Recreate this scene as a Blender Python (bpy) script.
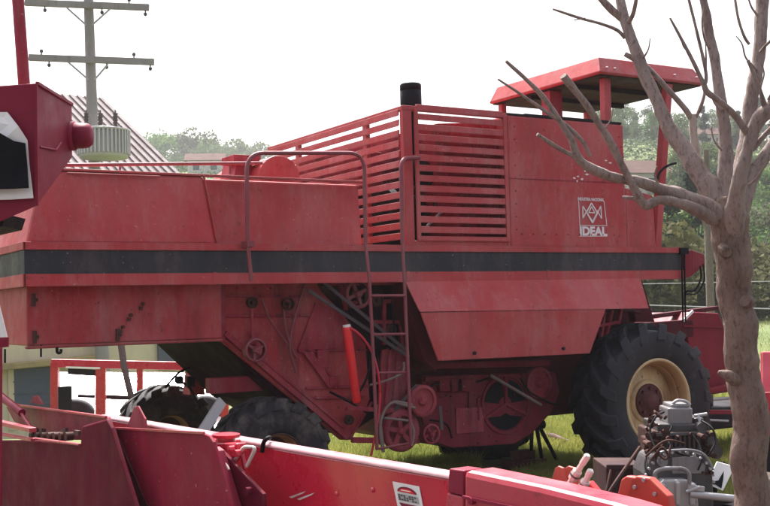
import bpy, bmesh, math, random
from mathutils import Vector, Matrix, noise as mnoise
random.seed(7)
R = math.radians
for o in list(bpy.data.objects): bpy.data.objects.remove(o, do_unlink=True)
C = bpy.context.scene.collection
SC = bpy.context.scene
# ------------------------------------------------------------------ camera
EYE = Vector((0, 0, 1.8)); FPX = 1130.0; PCX, PCY = 385.0, 253.0
YAW, PITCH, ROLL = R(31.5), R(2.85), R(1.5)
fwd = Vector((math.sin(YAW)*math.cos(PITCH), math.cos(YAW)*math.cos(PITCH), math.sin(PITCH)))
rt0 = Vector((math.cos(YAW), -math.sin(YAW), 0)); up0 = rt0.cross(fwd)
RT = math.cos(ROLL)*rt0 - math.sin(ROLL)*up0; UP = math.sin(ROLL)*rt0 + math.cos(ROLL)*up0
FH = Vector((math.sin(YAW), math.cos(YAW), 0)); RH = rt0.copy()
cd = bpy.data.cameras.new('camera'); cam = bpy.data.objects.new('camera', cd); C.objects.link(cam)
mr = Matrix((RT, UP, -fwd)).transposed().to_4x4(); mr.translation = EYE
cam.matrix_world = mr
cd.sensor_width = 36; cd.lens = FPX/770*36; cd.clip_start = .1; cd.clip_end = 5000
SC.camera = cam
# ------------------------------------------------------------------ sky, sun, exposure
SUN_AZ, SUN_EL = R(14), R(58)          # azimuth from +Y (behind the machine), negative = to the left
world = bpy.data.worlds.new('World'); SC.world = world; world.use_nodes = True
nt = world.node_tree; nt.nodes.clear()
sky = nt.nodes.new('ShaderNodeTexSky'); sky.sky_type = 'NISHITA'; sky.sun_disc = False
sky.sun_elevation = SUN_EL; sky.sun_rotation = SUN_AZ; sky.dust_density = 7; sky.air_density = 1.0; sky.ozone_density = 1
hsv = nt.nodes.new('ShaderNodeHueSaturation'); hsv.inputs['Saturation'].default_value = .5
bg = nt.nodes.new('ShaderNodeBackground'); bg.inputs['Strength'].default_value = .14
wo = nt.nodes.new('ShaderNodeOutputWorld')
nt.links.new(sky.outputs[0], hsv.inputs['Color']); nt.links.new(hsv.outputs[0], bg.inputs[0]); nt.links.new(bg.outputs[0], wo.inputs[0])
sl = bpy.data.lights.new('sun', 'SUN'); sl.energy = 4.6; sl.angle = R(1.5); sl.color = (1, .96, .91)
so = bpy.data.objects.new('sun', sl); C.objects.link(so); so.location = (0, 0, 30)
sdir = Vector((math.sin(SUN_AZ)*math.cos(SUN_EL), math.cos(SUN_AZ)*math.cos(SUN_EL), math.sin(SUN_EL)))
so.rotation_euler = sdir.to_track_quat('Z', 'Y').to_euler()
SC.view_settings.view_transform = 'Standard'; SC.view_settings.look = 'None'
SC.view_settings.exposure = 1.2; SC.view_settings.gamma = 1; SC.view_settings.use_curve_mapping = False
SC.view_settings.use_white_balance = True; SC.view_settings.white_balance_temperature = 6500; SC.view_settings.white_balance_tint = 12
SC.render.engine = 'CYCLES'; SC.cycles.volume_bounces = 1
# ------------------------------------------------------------------ points from measured sight lines
def ray(px, py): return RT*((px-PCX)/FPX) - UP*((py-PCY)/FPX) + fwd
def PY(px, py, Y): d = ray(px, py); return EYE + d*(Y/d.y)
def PX(px, py, X): d = ray(px, py); return EYE + d*(X/d.x)
def PZ(px, py, z): d = ray(px, py); return EYE + d*((z-EYE.z)/d.z)
def PD(px, py, t): return EYE + ray(px, py)*t
def V(*a): return Vector(a)
# ------------------------------------------------------------------ mesh builder
class MB:
    def __init__(s): s.v = []; s.f = []; s.m = []; s.s = []
    def add(s, vs, fs, mi=0, smooth=False):
        n = len(s.v); s.v += [tuple(v) for v in vs]
        for f in fs: s.f.append([i+n for i in f]); s.m.append(mi); s.s.append(smooth)
        return s
    def hexa(s, p, mi=0):
        return s.add(p, [(0,3,2,1),(4,5,6,7),(0,1,5,4),(1,2,6,5),(2,3,7,6),(3,0,4,7)], mi)
    def box(s, a, b, mi=0):
        x0,y0,z0 = a; x1,y1,z1 = b
        return s.hexa([(x0,y0,z0),(x1,y0,z0),(x1,y1,z0),(x0,y1,z0),(x0,y0,z1),(x1,y0,z1),(x1,y1,z1),(x0,y1,z1)], mi)
    def prism(s, pts, ext, mi=0):
        n = len(pts); e = Vector(ext); a = [Vector(p) for p in pts]; b = [p+e for p in a]
        fs = [tuple(range(n)), tuple(range(2*n-1, n-1, -1))] + [(i,(i+1)%n,(i+1)%n+n,i+n) for i in range(n)]
        return s.add(a+b, fs, mi)
    def bar(s, a, b, w, h, up=(0,0,1), mi=0):
        a = Vector(a); b = Vector(b); d = (b-a).normalized(); u = Vector(up); x = d.cross(u)
        if x.length < 1e-4: x = d.cross(Vector((1,0,0)))
        x.normalize(); u = x.cross(d).normalized(); x *= w/2; u *= h/2
        return s.hexa([a-x-u, a+x-u, b+x-u, b-x-u, a-x+u, a+x+u, b+x+u, b-x+u], mi)
    def tube(s, pts, r, n=8, mi=0, caps=True, rough=0):
        pts = [Vector(p) for p in pts]; k = len(pts)
        if not hasattr(r, '__len__'): r = [r]*k
        vs = []; u = None
        for i, p in enumerate(pts):
            t = (pts[min(i+1,k-1)] - pts[max(i-1,0)])
            t = t.normalized() if t.length > 1e-9 else Vector((0,0,1))
            if u is None: u = t.orthogonal().normalized()
            else:
                u = u - t*u.dot(t)
                u = u.normalized() if u.length > 1e-6 else t.orthogonal().normalized()
            w = t.cross(u)
            for j in range(n):
                a = 2*math.pi*j/n; q_ = (u*math.cos(a)+w*math.sin(a))*r[i]; vs.append(p + q_*(1 + (rough*mnoise.noise((p+q_)*9) + rough*.7*mnoise.noise((p+q_)*24) if rough else 0)))
        fs = [(i*n+j, i*n+(j+1)%n, (i+1)*n+(j+1)%n, (i+1)*n+j) for i in range(k-1) for j in range(n)]
        s.add(vs, fs, mi, True)
        if caps: s.add(vs[:n], [tuple(range(n))[::-1]], mi); s.add(vs[-n:], [tuple(range(n))], mi)
        return s
    def lathe(s, o, ax, prof, n=32, mi=0, smooth=True, closed=False):
        o = Vector(o); ax = Vector(ax).normalized(); u = ax.orthogonal().normalized(); w = ax.cross(u); vs = []
        for r, h in prof:
            for j in range(n):
                a = 2*math.pi*j/n; vs.append(o + ax*h + (u*math.cos(a)+w*math.sin(a))*r)
        k = len(prof)
        fs = [(i*n+j, i*n+(j+1)%n, ((i+1)%k)*n+(j+1)%n, ((i+1)%k)*n+j) for i in range(k if closed else k-1) for j in range(n)]
        return s.add(vs, fs, mi, smooth)
    def cyl(s, a, b, r, n=20, mi=0):
        a = Vector(a); b = Vector(b); L = (b-a).length
        return s.lathe(a, b-a, [(1e-4,0),(r,0)], n, mi, False).lathe(a, b-a, [(r,0),(r,L)], n, mi).lathe(a, b-a, [(r,L),(1e-4,L)], n, mi, False)
    def cut(s):
        s.cuts = getattr(s, 'cuts', []) + [(len(s.v), len(s.f))]; return s
    def build_each(s, name, mats, parent=None, bevel=0):
        c = getattr(s, 'cuts', []) + [(len(s.v), len(s.f))]; c0 = (0, 0); out = []
        for c1 in c:
            if c1[1] > c0[1]:
                m = MB(); m.v = s.v[c0[0]:c1[0]]; m.f = [[i-c0[0] for i in f] for f in s.f[c0[1]:c1[1]]]; m.m = s.m[c0[1]:c1[1]]; m.s = s.s[c0[1]:c1[1]]
                out.append(m.build(name, mats, parent, bevel))
            c0 = c1
        return out
    def build(s, name, mats, parent=None, bevel=0, loc=None, recalc=True):
        if not isinstance(mats, (list, tuple)): mats = [mats]
        if parent is not None: o0 = world_loc(parent)
        elif loc is not None: o0 = Vector(loc)
        else:
            o0 = Vector((sum(v[0] for v in s.v)/len(s.v), sum(v[1] for v in s.v)/len(s.v), min(v[2] for v in s.v)))
        me = bpy.data.meshes.new(name)
        me.from_pydata([(v[0]-o0.x, v[1]-o0.y, v[2]-o0.z) for v in s.v], [], s.f)
        me.polygons.foreach_set('material_index', s.m); me.polygons.foreach_set('use_smooth', s.s)
        for m in mats: me.materials.append(m)
        if recalc:
            bm = bmesh.new(); bm.from_mesh(me); bmesh.ops.recalc_face_normals(bm, faces=bm.faces); bm.to_mesh(me); bm.free()
        ob = bpy.data.objects.new(name, me); C.objects.link(ob)
        if parent is not None: ob.parent = parent
        else: ob.location = o0
        if bevel:
            b = ob.modifiers.new('Bevel', 'BEVEL'); b.width = bevel; b.segments = 2; b.limit_method = 'ANGLE'; b.angle_limit = R(40)
        return ob
def world_loc(o):
    p = Vector((0,0,0))
    while o is not None: p += o.location; o = o.parent
    return p
def thing(name, label, cat, loc, group=None):
    o = bpy.data.objects.new(name, None); C.objects.link(o); o.location = loc; o.empty_display_size = .2
    return tag(o, label, cat, group)
def tag(o, label, cat, group=None, kind=None):
    if label: o['label'] = label
    if cat: o['category'] = cat
    if group: o['group'] = group
    if kind: o['kind'] = kind
    return o
def fillet(pts, r, n=5):
    pts = [Vector(p) for p in pts]; out = [pts[0]]
    for i in range(1, len(pts)-1):
        a, b, c = pts[i-1], pts[i], pts[i+1]
        d0 = min(r, (a-b).length*.49); d1 = min(r, (c-b).length*.49)
        p0 = b+(a-b).normalized()*d0; p1 = b+(c-b).normalized()*d1
        for k in range(n+1):
            t = k/n; out.append(p0*(1-t)**2 + b*2*t*(1-t) + p1*t*t)
    out.append(pts[-1]); return out
def spline(pts, n=6):
    """pts of Vectors, or (Vector, radius): Catmull-Rom."""
    P = [Vector(p) for p in pts]; out = []
    for i in range(len(P)-1):
        a = P[max(i-1,0)]; b = P[i]; c = P[i+1]; d = P[min(i+2,len(P)-1)]
        for k in range(n):
            t = k/n
            out.append(.5*((2*b)+(c-a)*t+(2*a-5*b+4*c-d)*t*t+(3*b-a-3*c+d)*t**3))
    out.append(P[-1]); return out
# ------------------------------------------------------------------ materials
def nodes(name):
    m = bpy.data.materials.new(name); m.use_nodes = True; t = m.node_tree
    return m, t, t.nodes['Principled BSDF']
def noise(t, scale, detail=4, vec=None, rough=.55, stretch=None):
    tc = t.nodes.new('ShaderNodeTexCoord'); n = t.nodes.new('ShaderNodeTexNoise')
    n.inputs['Scale'].default_value = scale; n.inputs['Detail'].default_value = detail; n.inputs['Roughness'].default_value = rough
    if stretch:
        mp = t.nodes.new('ShaderNodeMapping'); mp.inputs['Scale'].default_value = stretch
        t.links.new(tc.outputs['Object'], mp.inputs[0]); t.links.new(mp.outputs[0], n.inputs['Vector'])
    else: t.links.new(tc.outputs['Object'], n.inputs['Vector'])
    return n.outputs['Fac']
def ramp(t, src, a, b, ca=(0,0,0,1), cb=(1,1,1,1)):
    r = t.nodes.new('ShaderNodeValToRGB'); r.color_ramp.elements[0].position = a; r.color_ramp.elements[1].position = b
    r.color_ramp.elements[0].color = ca; r.color_ramp.elements[1].color = cb
    t.links.new(src, r.inputs[0]); return r.outputs[0]
def mixc(t, fac, a, b):
    n = t.nodes.new('ShaderNodeMix'); n.data_type = 'RGBA'
    for sock, val in ((n.inputs[0], fac), (n.inputs[6], a), (n.inputs[7], b)):
        if hasattr(val, 'is_linked') or isinstance(val, bpy.types.NodeSocket): t.links.new(val, sock)
        elif isinstance(val, (int, float)): sock.default_value = val
        else: sock.default_value = (*val[:3], 1)
    return n.outputs[2]
def mul(t, a, k):
    n = t.nodes.new('ShaderNodeMath'); n.operation = 'MULTIPLY'; t.links.new(a, n.inputs[0]); n.inputs[1].default_value = k; return n.outputs[0]
def bump(t, b, src, strength, dist=.01):
    n = t.nodes.new('ShaderNodeBump'); n.inputs['Strength'].default_value = strength; n.inputs['Distance'].default_value = dist
    t.links.new(src, n.inputs['Height']); t.links.new(n.outputs[0], b.inputs['Normal'])
def paint(name, base, rough=.5, fade=(.5,.17,.18), fade_amt=.3, dirt=.3, rust=.25, spec=.4, coat=0, metal=0, dirtc=(.10,.055,.04), rustc=(.11,.035,.018), dust=0, dent=.25, edge=0):
    m, t, b = nodes(name)
    c = mixc(t, mul(t, ramp(t, noise(t, .8, 6, rough=.62), .40, .62), fade_amt), base, fade)
    c = mixc(t, mul(t, ramp(t, noise(t, 2.6, 8, rough=.75), .50, .66), fade_amt*.5), c, fade)
    c = mixc(t, mul(t, ramp(t, noise(t, 3.0, 7, rough=.7, stretch=(1,1,.16)), .50, .68), dirt), c, dirtc)
    if dust:
        c = mixc(t, mul(t, ramp(t, noise(t, 5, 8, rough=.75, stretch=(1,1,.3)), .48, .70), dust), c, (.42,.27,.25))
        c = mixc(t, mul(t, ramp(t, noise(t, 38, 3, rough=.6), .69, .72), .6), c, (.5,.33,.32))
    c = mixc(t, mul(t, ramp(t, noise(t, 13, 7, rough=.72), .62, .67), rust), c, rustc)
    if edge:   # paint worn through along the folded edges
        bv = t.nodes.new('ShaderNodeBevel'); bv.samples = 4; bv.inputs['Radius'].default_value = .022
        ge = t.nodes.new('ShaderNodeNewGeometry'); dt = t.nodes.new('ShaderNodeVectorMath'); dt.operation = 'DOT_PRODUCT'
        t.links.new(bv.outputs[0], dt.inputs[0]); t.links.new(ge.outputs['Normal'], dt.inputs[1])
        em = ramp(t, dt.outputs['Value'], .86, .985, (1,1,1,1), (0,0,0,1))
        mm = t.nodes.new('ShaderNodeMath'); mm.operation = 'MULTIPLY'; t.links.new(em, mm.inputs[0]); t.links.new(ramp(t, noise(t, 9, 6, rough=.7), .42, .58), mm.inputs[1])
        c = mixc(t, mul(t, mm.outputs[0], edge), c, (.17,.07,.06))
    t.links.new(c, b.inputs['Base Color'])
    rr = t.nodes.new('ShaderNodeMapRange'); t.links.new(noise(t, 4, 6, rough=.65), rr.inputs[0])
    rr.inputs[1].default_value = .3; rr.inputs[2].default_value = .7
    rr.inputs[3].default_value = max(rough-.18, .05); rr.inputs[4].default_value = min(rough+.18, 1)
    t.links.new(rr.outputs[0], b.inputs['Roughness'])
    b.inputs['Specular IOR Level'].default_value = spec; b.inputs['Coat Weight'].default_value = coat; b.inputs['Coat Roughness'].default_value = .12
    b.inputs['Metallic'].default_value = metal
    bump(t, b, noise(t, 2.2, 4), dent, .03)
    return m
M = {}
M['red'] = paint('faded_red_paint', (.385,.036,.041), .5, fade=(.45,.10,.103), fade_amt=.65, dirt=.38, rust=.75, spec=.25, dirtc=(.21,.046,.046), dust=.26, dent=.45, edge=.8)
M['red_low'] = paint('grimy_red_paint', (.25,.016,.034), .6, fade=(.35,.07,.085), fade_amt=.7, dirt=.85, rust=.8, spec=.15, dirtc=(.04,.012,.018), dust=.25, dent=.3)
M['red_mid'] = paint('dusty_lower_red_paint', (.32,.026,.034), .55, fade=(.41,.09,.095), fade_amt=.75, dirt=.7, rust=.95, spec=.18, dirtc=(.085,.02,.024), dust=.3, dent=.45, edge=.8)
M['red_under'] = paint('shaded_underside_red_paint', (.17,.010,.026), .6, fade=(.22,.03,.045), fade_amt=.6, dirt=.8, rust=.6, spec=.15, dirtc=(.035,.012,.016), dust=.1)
M['red_dark'] = paint('dark_red_paint', (.07,.007,.014), .65, fade=(.11,.02,.026), fade_amt=.5, dirt=.7, rust=.5, spec=.12, dirtc=(.02,.012,.014))  # dark red, also used for the header's painted shadow wedge
M['red_gloss'] = paint('glossy_red_paint', (.50,.008,.034), .3, fade=(.50,.03,.05), fade_amt=.35, dirt=.2, rust=.25, spec=.4, coat=.4, dirtc=(.25,.02,.03), dent=.2)
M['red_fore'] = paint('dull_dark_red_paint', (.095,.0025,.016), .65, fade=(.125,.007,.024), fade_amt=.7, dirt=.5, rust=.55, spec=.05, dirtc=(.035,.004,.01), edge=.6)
M['red_pale'] = paint('faded_highlight_red_paint', (.40,.02,.045), .38, fade=(.44,.075,.095), fade_amt=.7, dirt=.3, rust=.45, dirtc=(.22,.02,.035), dent=.25, edge=.5)  # faded red; header edge bars carry painted highlights in this colour
M['red_elev'] = paint('maroon_paint', (.20,.008,.030), .5, fade=(.24,.022,.048), fade_amt=.5, dirt=.45, rust=.3, spec=.18, dirtc=(.07,.012,.025))
M['bright'] = paint('bright_red_paint', (.75,.012,.02), .35, fade=(.7,.06,.05), fade_amt=.3, dirt=.05, rust=.0, coat=.3)
M['orange'] = paint('orange_red_paint', (.46,.045,.028), .5, fade=(.46,.10,.07), fade_amt=.6, dirt=.45, rust=.6, dirtc=(.16,.03,.02), edge=.5)
M['stripe'] = paint('charcoal_stripe_paint', (.026,.030,.035), .5, fade=(.055,.058,.064), fade_amt=.6, dirt=.35, rust=.15, spec=.15, dirtc=(.07,.06,.056), dust=.12)
M['black'] = paint('black_rubber', (.005,.005,.007), .6, fade=(.012,.012,.015), fade_amt=.5, dirt=.2, rust=0, spec=.1, dirtc=(.02,.018,.018))
M['dark'] = paint('dark_greasy_steel', (.012,.010,.014), .65, fade=(.028,.024,.026), fade_amt=.5, dirt=.5, rust=.4, spec=.12, dirtc=(.03,.018,.017))
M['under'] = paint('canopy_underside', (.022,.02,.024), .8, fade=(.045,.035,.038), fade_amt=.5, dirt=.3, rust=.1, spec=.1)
M['belt'] = paint('worn_belt', (.07,.055,.06), .7, fade=(.13,.11,.11), fade_amt=.6, dirt=.3, rust=0, spec=.2)
M['rust'] = paint('rusty_iron', (.05,.021,.017), .75, fade=(.10,.05,.036), fade_amt=.6, dirt=.6, rust=.6, spec=.2, dirtc=(.025,.015,.014))
M['hub'] = paint('rusty_hub', (.075,.014,.016), .7, fade=(.12,.04,.03), fade_amt=.6, dirt=.6, rust=.7, dirtc=(.03,.012,.012))
M['cream'] = paint('cream_rim_paint', (.55,.38,.19), .5, fade=(.64,.50,.31), fade_amt=.7, dirt=.75, rust=1, dirtc=(.24,.10,.035), rustc=(.12,.04,.018))
M['grey'] = paint('grey_cast_metal', (.19,.19,.20), .42, fade=(.30,.30,.30), fade_amt=.6, dirt=.7, rust=.6, metal=.3, dirtc=(.06,.045,.04), dent=.3)
M['darkgrey'] = paint('oily_cast_iron', (.06,.058,.062), .42, fade=(.14,.135,.135), fade_amt=.7, dirt=.75, rust=.6, metal=.2, dirtc=(.028,.02,.018), dent=.4)
M['alu'] = paint('bright_alloy', (.36,.36,.37), .4, fade=(.48,.48,.48), fade_amt=.5, dirt=.5, rust=.3, metal=.4, dirtc=(.09,.075,.07))
M['white'] = paint('white_paint', (.78,.77,.75), .5, fade=(.7,.68,.66), fade_amt=.4, dirt=.12, rust=.03)
M['decal'] = paint('white_decal', (.74,.70,.70), .5, fade=(.66,.55,.56), fade_amt=.4, dirt=.05, rust=.1)
M['whitegloss'] = paint('white_glossy_sheet', (.82,.81,.8), .22, fade=(.8,.78,.76), fade_amt=.3, dirt=.05, rust=.0, coat=.4)
M['ivory'] = paint('ivory_plastic', (.62,.57,.53), .4, fade=(.5,.45,.41), fade_amt=.6, dirt=.55, rust=.5, dirtc=(.25,.2,.17))
M['pipe'] = paint('worn_red_pipe', (.21,.035,.05), .5, fade=(.24,.10,.10), fade_amt=.6, dirt=.5, rust=.6)
M['wood'] = paint('weathered_pole_wood', (.25,.23,.22), .85, fade=(.33,.31,.30), fade_amt=.6, dirt=.5, rust=0, dirtc=(.13,.11,.1))
M['galv'] = paint('galvanised_steel', (.34,.34,.35), .5, fade=(.42,.42,.43), fade_amt=.5, dirt=.3, rust=.1, dirtc=(.18,.17,.16))
M['trafo'] = paint('transformer_grey', (.48,.47,.48), .5, fade=(.54,.53,.53), fade_amt=.4, dirt=.25, rust=.05, dirtc=(.28,.26,.26))
M['insul'] = paint('brown_porcelain', (.07,.045,.04), .3, dirt=.1, rust=0, fade=(.1,.07,.06))
M['creamwall'] = paint('cream_render', (.62,.53,.37), .9, fade=(.66,.58,.43), fade_amt=.5, dirt=.3, rust=.02, dirtc=(.32,.25,.16))
M['ledge'] = paint('mossy_ledge', (.42,.31,.14), .9, fade=(.3,.24,.12), fade_amt=.6, dirt=.5, rust=.1, dirtc=(.17,.13,.07))
M['door'] = paint('blue_grey_door', (.065,.08,.12), .5, fade=(.09,.1,.14), fade_amt=.5, dirt=.2, rust=.05)
M['roofsheet'] = paint('pale_corrugated_iron', (.21,.185,.185), .8, fade=(.27,.24,.24), fade_amt=.5, dirt=.35, rust=.15, spec=.05, dirtc=(.16,.12,.115))
M['roofrib'] = paint('corrugation_flank', (.12,.10,.10), .9, fade=(.16,.135,.135), fade_amt=.5, dirt=.3, rust=.2, spec=.02)
M['tile'] = paint('terracotta_tiles', (.085,.048,.042), .9, fade=(.12,.08,.07), fade_amt=.6, dirt=.5, rust=0, spec=.05)
M['housewall'] = paint('pale_house_wall', (.62,.56,.53), .85, fade=(.68,.62,.6), fade_amt=.4, dirt=.15, rust=0)
M['glass'] = paint('dark_window_glass', (.03,.035,.04), .15, fade=(.05,.05,.06), dirt=.05, rust=0)
M['tan'] = paint('tan_bracket', (.20,.15,.13), .7, fade=(.3,.25,.23), dirt=.4, rust=.3)

def tyre_mat():
    m, t, b = nodes('dusty_tyre_rubber')
    c = mixc(t, mul(t, ramp(t, noise(t, 3, 6, rough=.7), .42, .72), .6), (.009,.010,.014), (.034,.034,.042))
    c = mixc(t, mul(t, ramp(t, noise(t, 7, 7, rough=.75), .56, .70), .5), c, (.085,.072,.064))
    t.links.new(c, b.inputs['Base Color']); b.inputs['Roughness'].default_value = .6; b.inputs['Specular IOR Level'].default_value = .3
    bump(t, b, noise(t, 30, 4), .25, .01); return m
M['tyre'] = tyre_mat()
def tyre_mat2():
    m, t, b = nodes('muddy_tyre_rubber')
    c = mixc(t, mul(t, ramp(t, noise(t, 5, 6, rough=.7), .46, .62), .75), (.012,.012,.016), (.10,.085,.078))
    t.links.new(c, b.inputs['Base Color']); b.inputs['Roughness'].default_value = .8
    bump(t, b, noise(t, 30, 4), .25, .01); return m
M['tyre_mud'] = tyre_mat2()
def bark_mat(name, a, bcol, dark):
    m, t, b = nodes(name)
    n1 = noise(t, 7, 6, rough=.65, stretch=(1,1,.35)); n2 = noise(t, 45, 5, rough=.7, stretch=(1,1,.4))
    c = mixc(t, ramp(t, n1, .35, .68), a, bcol); c = mixc(t, mul(t, ramp(t, n2, .5, .68), .75), c, dark)
    c = mixc(t, mul(t, ramp(t, noise(t, 2.4, 5), .55, .75), .5), c, (.27,.21,.17))
    t.links.new(c, b.inputs['Base Color']); b.inputs['Roughness'].default_value = .9
    bump(t, b, n2, .9, .02); return m
M['bark'] = bark_mat('grey_brown_bark', (.20,.145,.125), (.34,.27,.24), (.07,.046,.04))
M['beam'] = paint('highlight_pale_pink_paint', (.58,.25,.28), .33, fade=(.66,.44,.46), fade_amt=.7, dirt=.3, rust=.4, spec=.5, coat=.3)  # pale pink puts the sunlit highlight into the beam's colour
M['plate'] = paint('dusty_red_plate', (.225,.006,.03), .6, fade=(.27,.02,.045), fade_amt=.6, dirt=.4, rust=.55, spec=.08, dirtc=(.10,.007,.018), dust=.05, edge=.6)
M['oxide'] = paint('dark_oxide_steel', (.04,.02,.022), .7, fade=(.07,.04,.04), fade_amt=.6, dirt=.5, rust=.6, spec=.15)
M['ochre'] = paint('ochre_rim_barrel', (.40,.21,.085), .6, fade=(.5,.32,.16), fade_amt=.5, dirt=.7, rust=.8, dirtc=(.16,.06,.025), rustc=(.10,.03,.015))  # ochre tone for the inside of the rim barrel
M['chute_shade'] = paint('shade_maroon_steel', (.013,.0025,.005), .7, fade=(.022,.005,.008), fade_amt=.6, dirt=.5, rust=.3, spec=.04, dirtc=(.008,.004,.005))  # shadow under the tail put into this near-black maroon
M['crimson'] = paint('shade_crimson_paint', (.19,.006,.02), .5, fade=(.22,.02,.035), fade_amt=.5, dirt=.4, rust=.3, spec=.2, dirtc=(.07,.006,.012))  # red darkened to put the feeder's shade into its colour
M['bark_trunk'] = bark_mat('brown_trunk_bark', (.135,.086,.066), (.225,.158,.125), (.04,.023,.018))
M['bark_pale'] = bark_mat('pale_dead_wood', (.48,.42,.38), (.36,.29,.25), (.22,.17,.15))
M['bark_far'] = bark_mat('far_bark', (.16,.13,.11), (.22,.18,.16), (.08,.06,.05))
def leaf_mat(name, a, b2, sc=.8):
    m, t, b = nodes(name)
    oi = t.nodes.new('ShaderNodeObjectInfo')
    c = mixc(t, ramp(t, noise(t, sc, 4), .35, .65), a, b2)
    c = mixc(t, mul(t, ramp(t, noise(t, sc*9, 2), .45, .6), .5), c, tuple(x*.5 for x in a))
    c = mixc(t, mul(t, oi.outputs['Random'], .4), c, (b2[0]*1.2, b2[1]*1.05, b2[2]*.9))
    t.links.new(c, b.inputs['Base Color']); b.inputs['Roughness'].default_value = .6
    b.inputs['Specular IOR Level'].default_value = .12; b.inputs['Roughness'].default_value = .85
    tr = t.nodes.new('ShaderNodeBsdfTranslucent'); t.links.new(c, tr.inputs['Color'])
    ms = t.nodes.new('ShaderNodeMixShader'); ms.inputs[0].default_value = .35
    t.links.new(b.outputs[0], ms.inputs[1]); t.links.new(tr.outputs[0], ms.inputs[2]); t.links.new(ms.outputs[0], t.nodes['Material Output'].inputs[0])
    return m
M['leaf_a'] = leaf_mat('olive_foliage', (.06,.105,.038), (.115,.155,.062))
M['leaf_b'] = leaf_mat('fresh_green_foliage', (.07,.155,.04), (.14,.225,.07))
M['leaf_c'] = leaf_mat('dark_green_foliage', (.02,.042,.024), (.04,.065,.034))
M['leaf_d'] = leaf_mat('grey_green_foliage', (.055,.075,.042), (.10,.115,.07))
M['leaf_e'] = leaf_mat('dry_scrub_foliage', (.06,.075,.028), (.11,.11,.05))
M['grass'] = leaf_mat('grass_blades', (.15,.22,.045), (.34,.35,.105), .6)
def ground_mat():
    m, t, b = nodes('grassy_ground')
    c = mixc(t, ramp(t, noise(t, .25, 6), .35, .65), (.07,.115,.025), (.14,.165,.05))
    c = mixc(t, mul(t, ramp(t, noise(t, 1.6, 6, rough=.7), .5, .75), .7), c, (.17,.14,.075))
    c = mixc(t, mul(t, ramp(t, noise(t, 14, 5, rough=.7), .5, .7), .6), c, (.045,.065,.02))
    tc = t.nodes.new('ShaderNodeTexCoord'); sx = t.nodes.new('ShaderNodeSeparateXYZ'); t.links.new(tc.outputs['Object'], sx.inputs[0])
    ad = t.nodes.new('ShaderNodeMath'); ad.operation = 'MULTIPLY_ADD'; t.links.new(noise(t, .8, 4), ad.inputs[0]); ad.inputs[1].default_value = 1.6; t.links.new(sx.outputs['Y'], ad.inputs[2])
    mr_ = t.nodes.new('ShaderNodeMapRange'); t.links.new(ad.outputs[0], mr_.inputs[0]); mr_.inputs[1].default_value = 9.6; mr_.inputs[2].default_value = 11.4; mr_.inputs[3].default_value = 1; mr_.inputs[4].default_value = 0
    c = mixc(t, mr_.outputs[0], c, mixc(t, ramp(t, noise(t, 5, 5), .35, .65), (.05,.038,.03), (.10,.078,.06)))  # dark soil added out of view to cut light bouncing under the machine
    t.links.new(c, b.inputs['Base Color']); b.inputs['Roughness'].default_value = .95
    bump(t, b, noise(t, 20, 5), .6, .05); return m
M['ground'] = ground_mat()

# ------------------------------------------------------------------ terrain
def sstep(a, b, x): t = min(max((x-a)/(b-a), 0), 1); return t*t*(3-2*t)
def terr(x, y):
    d = x*FH.x + y*FH.y; l = x*RH.x + y*RH.y; u = l/max(d, 8)
    z = 0.0
    dip = sstep(17, 24, d) * (1-sstep(45, 70, d)) * (1-sstep(-.16, -.04, u))
    z -= 1.9*dip
    z += 1.0*sstep(20, 40, d)*sstep(.05, .2, u)
    z += 27*sstep(45, 210, d) + 2.0*math.sin(l*.03+1)*sstep(70, 150, d) + 9*sstep(220, 400, d)
    z += .02*math.sin(x*1.7)*math.cos(y*1.3)
    return z
def grid_obj(name, ds, us, mat, kind):
    vs = []; fs = []
    for d in ds:
        for u in us:
            w = max(d, 12)*u; p = FH*d + RH*w; vs.append((p.x, p.y, terr(p.x, p.y)))
    n = len(us)
    for i in range(len(ds)-1):
        for j in range(n-1): fs.append((i*n+j, i*n+j+1, (i+1)*n+j+1, (i+1)*n+j))
    mb = MB(); mb.add(vs, fs, 0, True)
    return tag(mb.build(name, mat, loc=(0,0,0), recalc=False), None, None, kind=kind)
ds = [-40, -20, -8, 0] + [2+i*1.0 for i in range(60)] + [64+i*6 for i in range(30)] + [250+i*40 for i in range(12)] + [900, 1500]
us = [-1.6+i*.04 for i in range(81)]
grid_obj('ground', ds, us, M['ground'], 'structure')

# ================================================================== COMBINE HARVESTER
S = 8.8; FAR = 12.0; Yb = S+.5
comb = thing('combine_harvester', 'faded red combine harvester with a charcoal stripe, parked side-on across the picture', 'combine harvester', (5.6, 10.3, 0))
def zavg(pts, Y): return sum(PY(a, b, Y).z for a, b in pts)/len(pts)
z_lt = zavg([(25,244.5),(220,240.6),(550,246),(652,248)], S)
z_st = zavg([(25,255),(220,247.8),(652,252)], S)
z_sb = zavg([(25,277),(220,271),(652,269.3)], S)
z_lb = zavg([(25,286.5),(220,281),(652,278.7)], S)
xa = PY(25,266,S).x; xb = PY(682,264,S).x
print('band z', z_lt, z_st, z_sb, z_lb, 'x', xa, xb)
b = MB(); b.box((xa, S, z_lb), (xb, FAR, z_lt-.02))
band = b.build('side_skirt', M['red'], comb, .012)
b = MB()
b.box((xa-.012, S-.022, z_st+.002), (xb+.006, S-.001, z_lt)); b.box((xa-.012, S-.022, z_lb-.012), (xb+.006, S-.001, z_sb-.002))
b.box((xa-.022, S-.022, z_st+.002), (xa-.001, FAR, z_lt)); b.box((xa-.022, S-.022, z_lb-.012), (xa-.001, FAR, z_sb-.002))
for px in (212, 405, 545): # joints in the rail
    x = PY(px, 250, S).x; b.box((x-.004, S-.026, z_lb-.016), (x+.03, S-.0225, z_sb+.004))
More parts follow.
